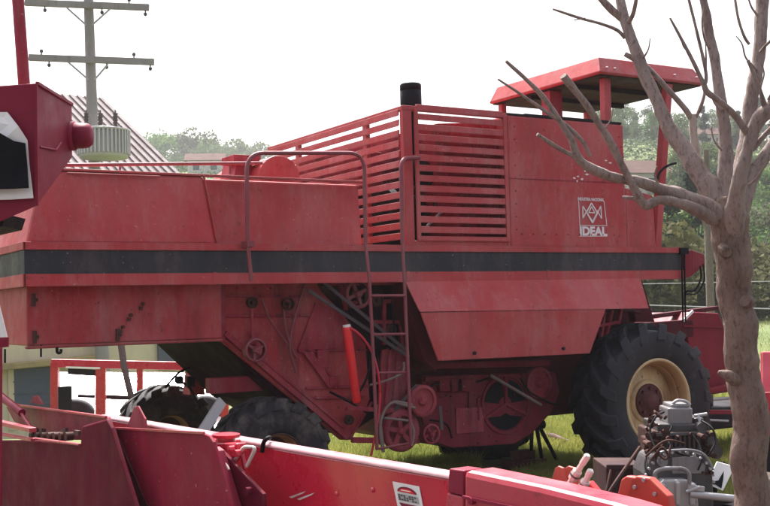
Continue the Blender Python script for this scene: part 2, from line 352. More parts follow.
b.build('skirt_rail', M['red'], comb, .006)
b = MB(); b.box((xa-.006, S-.006, z_sb-.001), (xb, S-.002, z_st+.001)); b.box((xa-.006, S-.004, z_sb-.001), (xa-.002, FAR, z_st+.001))
b.build('stripe', M['stripe'], band)
# upper rear hood
Yh = S+.14; zt = zavg([(67,170),(134,174),(213,176.5)], Yh)
xt = PY(42,168,Yh).x; xs = PY(215,200,S+.08).x; xe = PY(363,200,Yh).x
zb = z_lt-.018
b = MB()
b.hexa([(xa+.02,S+.035,zb),(xs,S+.035,zb),(xs,FAR-.03,zb),(xa+.02,FAR-.03,zb),(xt,Yh,zt),(xs-.07,Yh,zt),(xs-.07,FAR-.14,zt),(xt,FAR-.14,zt)])
hood = b.build('rear_hood', M['red'], comb, .03)
b = MB(); b.hexa([(xs-.002,S+.17,zb),(xe,S+.17,zb),(xe,FAR-.2,zb),(xs-.002,FAR-.2,zb),(xs-.06,S+.22,zt-.01),(xe,S+.22,zt-.01),(xe,FAR-.2,zt-.01),(xs-.06,FAR-.2,zt-.01)])
b.build('middle_hood', M['red'], comb, .02)
b = MB(); b.box((xt, Yh-.01, zt-.002), (xe+.02, Yh+.05, zt+.018)); b.bar((xs-.003,S+.034,zb),(xs-.073,Yh,zt),.022,.014,(1,0,0))
b.bar(PY(67,173,Yh-.03), PY(160,176.5,Yh-.03), .02, .012)
b.build('hood_trim', M['red'], hood, .004)
b = MB()
def rowb(a, c, n_, Y_):
    for i in range(n_):
        t_ = (i+.5)/n_; p = PY(a[0]+(c[0]-a[0])*t_, a[1]+(c[1]-a[1])*t_, Y_); b.cyl(p+V(0,.004,0), p+V(0,-.008,0), .009, 7)

# thin handrail along hood
b = MB(); b.tube([PY(-20,165,S+.35), PY(70,165,S+.5), PY(262,163,S+.7)], .016, 8)
for px in (120, 230): b.tube([PY(px,165,S+.54+.0008*px), PY(px,174,S+.54+.0008*px)], .01, 6)
b.build('roof_rail', M['pipe'], comb)
# round intake housing and small box on the hood
b = MB(); Yd = S+1.0
c0 = PY(280,178,Yd); r = .22
pts = [c0+V(-r*1.0,0,-.05)] + [c0 + V(-math.cos(a)*r, 0, math.sin(a)*r) for a in [math.pi*i/14 for i in range(15)]] + [c0+V(r*1.0,0,-.05)]
b.prism(pts, (0,1.2,0)); b.build('intake_housing', M['red'], comb, .01)
b = MB(); b.prism([PY(234,177,Yd+.2),PY(238,158,Yd+.2),PY(250,158,Yd+.2),PY(256,177,Yd+.2)], (0,.35,0)); b.box(PY(234,162,Yd+.1), PY(247,159.5,Yd+.4)); b.build('filler_box', M['red_low'], comb, .006)

# ---------------- engine cage
xc = PY(404.5,175,S).x; xk = PY(508,175,S).x; zc = zavg([(408,105.5),(503,114.2)], S)
b = MB()
b.box((xc,S,z_lt-.01),(xc+.098,S+.06,zc)); b.box((xc,S-.004,zc-.04),(xk,S+.05,zc+.004))
b.box((xc-.004,S+.01,zc-.042),(xc+.04,FAR-.3,zc+.002))
for px in (366, 298, 257):
    p = PX(px,170,xc); b.box((xc-.008,p.y-.04,z_lt-.01),(xc+.035,p.y+.04,zc-.002))
b.box((xk-.03,S+.001,z_lt-.01),(xk+.01,S+.05,zc-.001)); b.box((xc+.099,S+.002,z_lt-.01),(xk-.031,S+.05,z_lt+.045))
b.build('engine_cage', M['red'], comb, .006)
x0, x1 = PY(415,175,S).x, PY(507,175,S).x; zo0 = z_lt+.09; zo1 = zc-.055
b = MB(); f = .04
b.box((x0,S-.022,zo0-.05),(x0+f,S-.001,zo1+.03)); b.box((x1-f,S-.022,zo0-.05),(x1,S-.001,zo1+.03))
b.box((x0+f,S-.021,zo0-.05),(x1-f,S-.001,zo0-.005))
n = 12; pit = (zo1-zo0)/n
for i in range(n+1):
    z = zo0+pit*(i+.25)
    if i == n: z -= .01
    b.hexa([(x0+f-.005,S-.016,z),(x1-f+.005,S-.016,z),(x1-f+.005,S+.02,z+.012),(x0+f-.005,S+.02,z+.012),(x0+f-.005,S-.012,z+pit*.64),(x1-f+.005,S-.012,z+pit*.64),(x1-f+.005,S+.024,z+pit*.68),(x0+f-.005,S+.024,z+pit*.68)])
b.build('louvre_door', M['red'], comb, .004)
b = MB()
for i in range(n+2):
    z = zo0-.06+pit*(i+.25)
    if z > zc-.09: continue
    b.hexa([(xc-.016,S+.065,z),(xc-.012,FAR-.3,z),(xc-.002,FAR-.3,z+.012),(xc-.002,S+.065,z+.012),(xc-.012,S+.065,z+pit*.66),(xc-.012,FAR-.3,z+pit*.66),(xc+.002,FAR-.3,z+pit*.70),(xc+.002,S+.065,z+pit*.70)])
b.build('rear_louvres', M['red'], comb, .003)
# inside of the cage
b = MB(); b.box((xc+.25,S+.7,z_lt-.05),(xk-.2,S+1.5,z_lt+.62)); b.box((xc+.35,S+.62,z_lt+.2),(xk-.35,S+.75,z_lt+.5))
for i in range(4):
    x = xc+.35+i*.2; b.cyl((x,S+.55,z_lt+.5),(x,S+.75,z_lt+.5),.05,12); b.tube(fillet([(x,S+.56,z_lt+.3),(x+.06,S+.42,z_lt+.38),(x+.1,S+.5,z_lt+.62)],.05),.014,6)
b.cyl((xc+.3,S+.5,z_lt+.75),(xk-.5,S+.5,z_lt+.75),.13,16); b.cyl((xc+.12,S+.6,z_lt+.35),(xc+.2,S+.6,z_lt+.35),.25,20)
b.build('diesel_engine', M['dark'], comb, .008)
b = MB(); b.tube(fillet([(xc+.42,S+.28,z_lt+.2),(xc+.6,S+.26,z_lt+.36),(xc+.78,S+.25,z_lt+.37)],.05),.016,8); b.build('bright_pipe', M['alu'], comb)
b = MB(); b.hexa([(xk-.45,S+.12,z_lt+.02),(xk-.02,S+.12,z_lt+.02),(xk-.02,FAR-.1,z_lt+.02),(xk-.45,FAR-.1,z_lt+.02),(xk-.75,S+.12,zc-.12),(xk-.02,S+.12,zc-.06),(xk-.02,FAR-.1,zc-.06),(xk-.75,FAR-.1,zc-.12)])
b.box((xc+.15,FAR-.5,z_lt),(xk-.76,FAR-.46,zc-.35))
b.box((xc+.12,S+1.05,z_lt+.64),(xk-.8,S+1.8,zc-.28))
b.build('tank_bulkhead', M['red_low'], comb, .01)
# air pre-cleaner standing above the cage
p = PY(411,104,S+.55); q = PY(411,84,S+.55); rr_ = abs(PY(421.5,95,S+.55).x-PY(400.5,95,S+.55).x)/2*.86
b = MB(); b.lathe(p-V(0,0,.5), (0,0,1), [(.05,0),(.05,.42),(rr_*.97,.46),(rr_,.5),(rr_,.5+(q-p).z*.62),(rr_*.95,.5+(q-p).z*.63),(rr_*.95,.5+(q-p).z*.66),(rr_,.5+(q-p).z*.67),(rr_,.5+(q-p).z*.94),(rr_*.9,.5+(q-p).z),(.001,.5+(q-p).z*1.02)], 24)
b.build('air_cleaner', M['black'], comb)

# ---------------- grain tank
xr = PY(624,140,S).x; zk = zavg([(505,114.6),(622,124.5)], S)
b = MB(); b.box((xk+.014,S+.004,z_lt-.015),(xr,FAR-.05,zk))
xr2 = PY(656,220,S).x; zq = PY(640,190,S).z
tank = b.build('grain_tank', M['red'], comb, .018)
b = MB(); b.prism([(xr+.001,S+.012,z_lt-.015),(xr2,S+.012,z_lt-.015),(xr2-.02,S+.012,zq-.05),(xr+.001,S+.012,zq+.02)], (0,1.3,0))
b.build('cab_side', M['red'], comb, .012)
b = MB(); b.bar((xk+.02,S+.02,zk+.012),(xr-.02,S+.02,zk+.012),.03,.02); b.bar((xk+.3,S+.1,zk+.03),(xr-.1,S+.1,zk+.03),.05,.03)
b.build('tank_rim', M['dark'], tank)
b = MB()
def rowt(a, c, n_):
    for i in range(n_):
        t_ = (i+.5)/n_; p = PY(a[0]+(c[0]-a[0])*t_, a[1]+(c[1]-a[1])*t_, S+.003); b.cyl(p+V(0,.003,0), p+V(0,-.007,0), .008, 7)
rowt((514,120),(517,236),9); rowt((618,132),(628,182),5); rowt((516,234),(620,235),9)
b.bar(PY(505.5,178,S+.002),PY(624,183,S+.002),.008,.006,(0,-1,0)); b.build('panel_seam', M['red_low'], tank)
# decal: frame, emblem, block lettering and a small top line
def text_mesh(body, size, bold=0.0):
    cu = bpy.data.curves.new('lettering', 'FONT'); cu.body = body; cu.size = size; cu.offset = bold; cu.extrude = .001; cu.align_x = 'CENTER'
    ob = bpy.data.objects.new('lettering', cu); C.objects.link(ob)
    dg = bpy.context.evaluated_depsgraph_get(); me = bpy.data.meshes.new_from_object(ob.evaluated_get(dg))
    bpy.data.objects.remove(ob); vs = [v.co.copy() for v in me.vertices]; fs = [tuple(p.vertices) for p in me.polygons]
    bpy.data.meshes.remove(me); return vs, fs
def put_text(mb, body, c, ux, uz, nrm, w, h, bold=0., mi=0):
    """writes body into the w x h box centred on c; ux right, uz up, nrm towards the viewer"""
    vs, fs = text_mesh(body, 1, bold)
    x0 = min(v.x for v in vs); x1 = max(v.x for v in vs); y0 = min(v.y for v in vs); y1 = max(v.y for v in vs)
    mb.add([c + ux*((v.x-(x0+x1)/2)/(x1-x0)*w) + uz*((v.y-(y0+y1)/2)/(y1-y0)*h) + nrm*(v.z) for v in vs], fs, mi)
Yk = S-.001
def D(px, py): return PY(px, py, Yk)
b = MB(); ux, uz, nn = V(1,0,0), V(0,0,1), V(0,-1,0)
def stroke(mb, pts, w, closed=False):
    P = [D(*p) for p in pts]
    if closed: P.append(P[0])
    for i, (a, c) in enumerate(zip(P[:-1], P[1:])): mb.bar(a+V(0,-.0003*i,0), c+V(0,-.0003*i,0), w, .003, (0,-1,0))
stroke(b, [(578.6,201),(579.8,226)], .007); stroke(b, [(604,201.5),(606.8,226)], .007); stroke(b, [(579.5,225.2),(606.8,225.6)], .006)
stroke(b, [(591.4,203),(597.2,212.4),(592.6,221.8),(586.4,212.2)], .013, True)
stroke(b, [(588.6,212.6),(591.6,206.6),(594.8,212.8)], .010, True)
stroke(b, [(582.8,206),(582.9,218.4)], .012); stroke(b, [(582.9,206),(587.6,214.6),(592.4,223)], .011); stroke(b, [(583,218.4),(586.6,210.6)], .010)
stroke(b, [(600.8,206),(601.6,218.6)], .012); stroke(b, [(600.7,206),(597,214.4),(592.8,222.8)], .011); stroke(b, [(601.5,218.6),(597.3,210.4)], .010)
cc = (D(580,235.2)+D(607,235.2)+D(580,227)+D(607,227))/4
put_text(b, 'IDEAL', cc, ux, uz, nn, (D(607.2,231)-D(579.8,231)).x, D(593,226.4).z-D(593,235.6).z, .045)
b.bar(D(579.6,236.2), D(607.4,236.2), .006, .003, (0,-1,0))
put_text(b, 'INDUSTRIA NACIONAL', (D(578,199)+D(604,199.8))/2, ux, uz, nn, .27*(D(604,199).x-D(578,199).x)/.27, D(590,197.6).z-D(590,200.9).z, .02)
b.build('decal', M['decal'], tank)
b = MB()
for (px, py, w, h) in ((574,178,2.4,1),(578,176.5,1.6,.8),(582,179,2,1.2),(587,174.5,2.4,.8),(585,171,1.2,.8),(610,163,3,.8),(606,160.5,2,.6),(577,181,1,1.2)):
    p = D(px,py); s = .0105; k = 7; b.cut()
    b.prism([p+V(math.cos(a)*w*s*random.uniform(.6,1.2),0,math.sin(a)*h*s*random.uniform(.6,1.3)) for a in [2*math.pi*i/k for i in range(k)]], (0,-.002,0))
b.build_each('paint_chip', M['decal'], tank)

# ---------------- canopy
Yc = S-.02; Xc0 = PY(600,74,Yc).x; Xc1 = PY(703,84,Yc).x; Yf = PX(490.5,106,Xc0).y
zlo = zavg([(600,74.2),(703,84.5)], Yc); zhi = zavg([(592,56.5),(703,69.5)], Yc+.08); zed = zlo+.015
o = .06
b = MB(); top = [(Xc0+o,Yc+o+.02,zhi),(Xc1-o,Yc+o+.02,zhi),(Xc1-o,Yf-o,zhi),(Xc0+o,Yf-o,zhi)]
mid = [(Xc0-.02,Yc-.02,zed),(Xc1+.02,Yc-.02,zed),(Xc1+.02,Yf,zed),(Xc0-.02,Yf,zed)]; low = [(Xc0,Yc,zlo),(Xc1,Yc,zlo),(Xc1,Yf,zlo),(Xc0,Yf,zlo)]
b.add(low+mid+top, [(0,1,5,4),(1,2,6,5),(2,3,7,6),(3,0,4,7),(4,5,9,8),(5,6,10,9),(6,7,11,10),(7,4,8,11),(8,9,10,11),(3,2,1,0)])
can = b.build('canopy', M['red'], comb, .012)
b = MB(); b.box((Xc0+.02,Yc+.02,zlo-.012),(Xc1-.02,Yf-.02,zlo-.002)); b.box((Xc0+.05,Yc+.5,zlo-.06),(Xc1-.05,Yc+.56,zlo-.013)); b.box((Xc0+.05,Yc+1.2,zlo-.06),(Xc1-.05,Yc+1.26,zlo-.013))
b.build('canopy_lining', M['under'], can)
b = MB()
for px in (607, 615, 640, 654, 675, 697):
    p = PY(px, 66.5+.11*(px-600), Yc); b.cut(); b.cyl((p.x,Yc-.012,p.z),(p.x,Yc+.05,p.z),.008,8)
b.build_each('rivet', M['decal'], can)
def post(px0, py0, px1, py1, Y, w):
    b = MB(); p = PY(px0,py0,Y); q = PY(px1,py1,Y); b.bar(q, V(p.x, Y, zlo-.014) if py0 < 95 else p, w, w, (0,1,0)); b.build('canopy_post', M['red'], comb, .006)
post(605, 80, 606, 124, S+.12, .085)
post(667.5, 88, 655.5, 248, S+.06, .085)
post(495, 108, 496, 125, Yf-.08, .08) if False else None
b = MB(); b.bar((Xc0+.1,Yf-.1,z_lt),(Xc0+.1,Yf-.1,zlo-.013),.07,.07,(0,1,0)); b.build('canopy_post', M['red'], comb, .006)
b = MB(); b.bar((Xc1-.1,Yf-.1,z_lt),(Xc1-.1,Yf-.1,zlo-.013),.07,.07,(0,1,0)); b.build('canopy_post', M['red'], comb, .006)
b = MB(); p = PY(553,112,S+.9); b.box((p.x-.08,S+.85,zk-.1),(p.x+.1,S+1.0,zlo-.013)); b.build('cab_pillar', M['red_low'], comb, .01)
# driver's side lever bracket by front post
b = MB(); b.tube(fillet([PY(655,190,S-.02),PY(659,172,S-.05),PY(668,165,S-.08),PY(676,163,S-.1)],.06),.014,8); b.build('lever', M['dark'], comb)

# ---------------- lower hood (tail) and its hinges
Yl = S+.16; xl = PY(222,320,Yl).x
zl0 = zavg([(43,346),(219,338)], Yl)
b = MB(); b.box((xa+.05,Yl,zl0),(xl,FAR-.16,z_lb+.002)); b.box((xa+.04,Yl-.012,zl0-.025),(xl+.004,Yl+.05,zl0-.001))
lh = b.build('lower_hood', M['red_mid'], comb, .012)
b = MB()
for px, py in ((33,300),(34,337),(117,335),(120,327),(128,315),(140,304)):
    p = PY(px,py,Yl); b.cut(); b.box((p.x-.012,Yl-.03,p.z-.05),(p.x+.014,Yl-.002,p.z+.05) if py in (300,337,335) else (p.x+.012,Yl-.012,p.z-.02)); b.cyl((p.x+.02,Yl-.03,p.z),(p.x+.02,Yl-.002,p.z),.014,10)
b.build_each('hinge', M['rust'], lh)
b = MB(); b.tube([PY(121,344,Yl+.02),PY(124,366,Yl+.03),PY(131,396,Yl+.1)],.028,8); b.build('hanging_arm', M['tan'], comb)
b = MB(); b.tube([PY(41,345,Yl),PY(41,357,Yl)],.008,6); b.cut(); b.tube(fillet([PY(57,346,Yl),PY(57,353,Yl),PY(61,353,Yl),PY(61,349,Yl)],.02),.012,6); b.cut(); b.tube([PY(5,349,Yl),PY(5,363,Yl)],.008,6); b.build_each('hanging_rod', M['dark'], comb)

# ---------------- straw chute + rear axle (in the shade below the tail)
b = MB(); b.prism([PY(216,338,Yl+.18),PY(222,300,Yl+.18),PY(400,300,Yl+.18),PY(404,398,Yl+.18),PY(350,434,Yl+.18),PY(336,434,Yl+.18),PY(285,405,Yl+.18)], (0,1.7,0)); b.build('straw_chute', M['chute_shade'], comb, .01)
ax0 = PY(208,386,9.35); ax1 = PY(305,386,9.35)
b = MB(); b.box((PY(272,440,9.2).x-.1,S+.42,.40),(PY(272,440,9.2).x+.1,FAR-.7,.56)); b.box((ax0.x,9.3,ax0.z-.07),(ax1.x,9.42,ax0.z+.07)); b.build('rear_axle', M['red_low'], comb, .01)

# ---------------- sieve housing (side wall with slanted lower edge)
Yw = S+.3
def Wp(px, py, off=0): return PY(px, py, Yw-off)
b = MB(); b.prism([Wp(222,279),Wp(314,277.5),Wp(322,292),Wp(342,312),Wp(366,345),Wp(370,400),Wp(352,440),Wp(341,440),Wp(222,342)], (0,.04,0))
sv = b.build('sieve_housing', M['red_mid'], comb, .01)
b = MB()
b.bar(Wp(224,333,.02), Wp(347,438,.02), .05, .07, (0,-1,0)); b.bar(Wp(247,346,.05), Wp(345,428,.05), .03, .02, (0,-1,0))
for a, c in (((225,296),(312,296)),((224,316),(310,315)),((298,351),(345,350)),((306,388),(369,386)),((306,398),(366,397)),((316,415),(345,437)),((372,402),(350,438)),((304,348),(335,380)),((352,340),(352,400))):
    b.bar(Wp(*a,.012), Wp(*c,.012), .025, .022, (0,-1,0))
b.bar(Wp(222,281,.02),Wp(222,342,.02),.05,.04,(0,-1,0))
b.prism([Wp(297,350,.01),Wp(315,303,.01),Wp(338,312,.01),Wp(362,348,.01)],(0,-.015,0))
b.prism([Wp(302,352,.03),Wp(312,352,.03),Wp(334,386,.03),Wp(328,388,.03)],(0,-.02,0))
b.box(Wp(318,368,.05), Wp(326,350,-.01)); b.box(Wp(330,385,.06), Wp(336,376,0))
b.bar(Wp(252,308,.06),Wp(253,338,.06),.03,.015,(0,-1,0)); b.bar(Wp(256,332,.04),Wp(252,345,.04),.07,.03,(0,-1,0))
for i in range(60):
    pts = [(226,340),(345,436)]; px = random.choice([random.uniform(228,310), random.uniform(310,366)]); py = random.choice([288,296,315,398,387]) if px < 305 else random.choice([350,387,397])
    if px < 305 and py > 345 and (py-342)/(px-222+.1) > .8: continue
    p = Wp(px,py,.02); b.cyl(p, p+V(0,-.014,0), .011, 6)
b.build('stiffener', M['red_low'], sv, .004)
b = MB()
b.tube(spline([Wp(308,277,.05),Wp(300,300,.06),Wp(292,330,.05),Wp(290,350,.06),Wp(296,372,.05)]),.012,6); b.tube(spline([Wp(283,300,.05),Wp(286,330,.06),Wp(293,352,.05)]),.012,6)
b.tube(spline([Wp(262,300,.04),Wp(270,320,.06),Wp(288,345,.05),Wp(297,358,.05)]),.01,6)
b.build('control_rod', M['pipe'], sv)
def pulley(c, r, w, mat, spokes=0, hubr=.28, rim=.2):
    """belt pulley whose axis is the Y axis; c = centre of its outer face"""
    c = Vector(c); b = MB(); A = (0,1,0)
    b.lathe(c, A, [(r*(1-rim),0),(r,0),(r,.008),(r*.9,w*.5),(r,w-.008),(r,w),(r*(1-rim),w),(r*(1-rim),0)], 36)
    b.lathe(c, A, [(.001,-.02),(r*hubr*.5,-.02),(r*hubr,0.0),(r*hubr,w),(.001,w)], 20)
    if spokes:
        for i in range(spokes):
            a = 2*math.pi*i/spokes+.4; d = V(math.cos(a),0,math.sin(a)); b.bar(c+d*r*hubr*.8+V(0,w*.5,0), c+d*r*.84+V(0,w*.5,0), r*.22, w*.4, (0,-1,0))
    else:
        b.lathe(c, A, [(r*hubr*.9,w*.35),(r*.55,w*.5),(r*(1-rim)*1.02,w*.35)], 36)
    for i in range(5):
        a = 2*math.pi*i/5; d = V(math.cos(a),0,math.sin(a))*r*hubr*.65; b.cyl(c+d+V(0,-.022,0), c+d, .009, 6)
    return b.build('pulley', mat, comb)
k = .0088
pulley(Wp(256.5,350,.16), 12*k, .06, M['pipe'], 3); pulley(Wp(253,302.5,.10), 5.5*k, .04, M['rust'], 0, .4)
pulley(Wp(289,304,.10), 6.5*k, .04, M['rust'], 3, .3); pulley(Wp(359,294,.16), 15.5*k, .07, M['pipe'], 4, .25, .22)
pulley(PY(423.5,401,S+.05), 17*k, .07, M['red_low'], 0, .3); pulley(PY(402,431,S+.1), 22*k, .05, M['red_low'], 5, .22, .28); pulley(PY(432,434,S+.12), 11*k, .06, M['red_low'], 4, .3)
pulley(PY(540,383,S+.45), 18*k*1.05, .06, M['red_low'], 0, .3)
# belts and guards
b = MB()
b.bar(PY(322,281,S+.12), PY(407,351,S+.1), .03, .014, (0,-1,.0)); b.cut(); b.bar(PY(308,290,S+.14), PY(409,357,S+.11), .03, .014, (0,-1,0))
b.cut(); b.bar(PY(417,385,S+.09), PY(395,410,S+.12), .03, .012, (0,-1,0)); b.cut(); b.bar(PY(440,406,S+.09), PY(442,430,S+.12), .03, .012, (0,-1,0))
b.build_each('drive_belt', M['belt'], comb)
b = MB()
b.tube(spline([PY(383,452,S+.0),PY(380,430,S),PY(384,412,S),PY(394,402,S),PY(412,405,S)]),.013,6); b.tube([PY(393,402,S),PY(415,408,S)],.014,6)
b.tube([PY(378,405,S+.02),PY(384,452,S+.02)],.012,6); b.tube(spline([PY(410,420,S),PY(414,432,S),PY(412,446,S)]),.012,6); b.tube([PY(384,418,S+.03),PY(412,421,S+.03)],.012,6)
b.tube(spline([PY(370,385,S+.1),PY(385,381,S+.1),PY(402,373,S+.1),PY(404,362,S+.1)]),.012,6)
b.build('belt_guard', M['tan'], comb)
b = MB(); b.prism([PY(378,408,S+.22),PY(382,350,S+.22),PY(404,345,S+.22),PY(408,360,S+.22),PY(404,440,S+.22),PY(380,445,S+.22)], (0,.03,0)); b.bar(PY(390,352,S+.2),PY(386,405,S+.2),.03,.02,(0,-1,0)); b.bar(PY(397,350,S+.2),PY(393,405,S+.2),.012,.02,(0,-1,0)); b.build('elevator_leg', M['red_low'], comb, .006)
b = MB()
for a_, c_ in (((330,284),(398,283)),((345,303),(398,301)),((372,322),(400,322)),((384,300),(384,345)),((340,283),(346,310)),((398,280),(402,345))): b.bar(PY(*a_,S+.24), PY(*c_,S+.24), .035, .03, (0,-1,0))
b.build('inner_frame', M['red_low'], comb, .004)
for pts_ in (((362,300),(370,318),(372,350),(366,380),(352,402)),((348,310),(362,330),(376,352),(380,380)),((392,300),(394,330),(390,350)),((330,392),(350,402),(372,415),(398,420))):
    b = MB(); b.tube(spline([PY(x_,y_,S+.16) for x_,y_ in pts_]), .011, 6); b.build('hose', M['black'], comb)
for (x_, y_, r_) in ((378,300,7),(392,330,6),(350,420,5),(388,420,6)):
    pulley(PY(x_,y_,S+.2), r_*k, .04, M['rust'], 0, .35)
b = MB()
for i in range(34):
    px = random.uniform(424,545); py = random.choice([374,381,395,412,436,442])+random.uniform(-2,2); p = PY(px,py,Yb-.004); b.cut(); b.cyl(p, p+V(0,-.014,0), .009, 6)
BOLTS = b
b = MB(); b.bar(PY(346,408,S+.14),PY(420,412,S+.14),.04,.04,(0,-1,0)); b.bar(PY(352,440,S+.18),PY(418,441,S+.2),.05,.05,(0,-1,0)); b.build('lower_rail', M['red_low'], comb, .004)

# ---------------- side shields
b = MB()
b.prism([PY(404,279,S-.01),PY(640,276,S-.01),PY(649,308.5,S-.17),PY(420,312,S-.17)], (0,.02,.004)); b.build('shield_panel', M['red'], comb, .005)
b = MB()
b.prism([PY(420.5,312.5,S-.165),PY(606,309,S-.165),PY(590,353.5,S-.15),PY(438.5,361,S-.15)], (0,.02,-.001))
sh = b.build('shield_panel', M['red'], comb, .005)
b = MB()
for px, py in ((474,353),(563,348.5)):
    p = PY(px,py,S-.152); b.cyl(p, p+V(0,-.02,0), .016, 10); b.cut()
b.build_each('latch', M['dark'], sh)
b = MB(); b.prism([PY(407,283,S+.02),PY(438,361,S+.02),PY(436,372,S+.02),PY(424,360,S+.02),PY(404,300,S+.02)], (0,.25,0)); b.build('shield_bracket', M['red_dark'], comb, .005)
for a_, c_ in (((604,312),(600,345)),((612,310),(606,336)),((621,309),(618,324)),((598,326),(618,322))):
    b = MB(); b.bar(PY(*a_,S+.08), PY(*c_,S+.1), .03, .04, (0,-1,0)); b.build('shield_strut', M['red_low'], comb, .004)
# underbody box and concave housing
Yb = S+.5
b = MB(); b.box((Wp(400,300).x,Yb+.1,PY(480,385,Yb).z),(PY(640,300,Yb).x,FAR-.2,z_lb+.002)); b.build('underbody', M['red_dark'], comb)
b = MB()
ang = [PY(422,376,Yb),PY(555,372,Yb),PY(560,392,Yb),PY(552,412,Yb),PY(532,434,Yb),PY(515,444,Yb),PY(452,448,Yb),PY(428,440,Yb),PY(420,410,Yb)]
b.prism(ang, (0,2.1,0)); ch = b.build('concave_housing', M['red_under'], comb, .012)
b = MB(); c0 = PY(505,404,Yb); rr = 27*.0098
for (a0, a1) in ((100,175),(5,80)):
    pts = [c0+V(math.cos(R(a))*rr,-.004,math.sin(R(a))*rr*.95) for a in range(a0, a1+1, 8)] + [c0+V(math.cos(R(a))*rr*.32,-.004,math.sin(R(a))*rr*.3) for a in range(a1, a0-1, -25)]
    b.prism(pts, (0,-.004,0))
pts = [c0+V(math.cos(R(a))*rr*.95,-.004,math.sin(R(a))*rr) for a in range(208, 333, 8)]; pts += [c0+V(.06,-.004,-.12), c0+V(0,-.004,-.09), c0+V(-.06,-.004,-.12)]
b.prism(pts, (0,-.004,0)); b.build('opening', M['black'], ch)
b = MB(); b.lathe(c0, (0,1,0), [(rr*1.05,-.02),(rr*1.16,-.02),(rr*1.16,.0),(rr*1.05,0)], 40, closed=True)
for a in (90, 205, 335): b.bar(c0+V(0,-.02,0), c0+V(math.cos(R(a))*rr*1.1,-.02,math.sin(R(a))*rr*1.1), .035, .02, (0,-1,0))
b.bar(PY(416,366,Yb-.2),PY(548,363,Yb-.2),.06,.07,(0,-1,0)); b.bar(PY(424,379,Yb-.02),PY(486,377,Yb-.02),.05,.05,(0,-1,0))
for px in (440,452,458,466): b.box(PY(px,392,Yb-.06),PY(px+6,378,Yb+.01))
b.bar(PY(470,380,Yb-.02),PY(470,408,Yb-.02),.03,.02,(0,-1,0)); b.bar(PY(478,398,Yb-.02),PY(479,420,Yb-.02),.02,.02,(0,-1,0))
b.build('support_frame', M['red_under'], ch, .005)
b = MB(); b.tube([PY(490,375,Yb-.12),PY(541,405,Yb-.1)],.018,8); b.build('tie_rod', M['tan'], comb)
b = MB(); BOLTS.build_each('bolt_head', M['rust'], ch)
b = MB(); b.prism([PY(455,408,Yb-.004),PY(484,407,Yb-.004),PY(483,432,Yb-.004),PY(456,434,Yb-.004)],(0,-.012,0)); b.build('access_plate', M['red_low'], ch, .004)
for pts_ in (((424,392),(436,384),(460,386),(490,378)),((520,378),(530,392),(548,402),(560,405)),((430,420),(446,424),(452,438))):
    b = MB(); b.tube(spline([PY(x_,y_,Yb-.05) for x_,y_ in pts_]), .01, 6); b.build('hose', M['black'], comb)
b = MB(); b.box((PY(555,390,Yb).x,Yb+.25,PY(560,418,Yb).z),(PY(640,390,Yb).x,FAR-.3,PY(560,350,Yb).z)); b.cyl((PY(661,402,8.5).x,8.9,.77),(PY(661,402,8.5).x,12.0,.77),.14,20); b.build('front_axle', M['red_dark'], comb, .02)

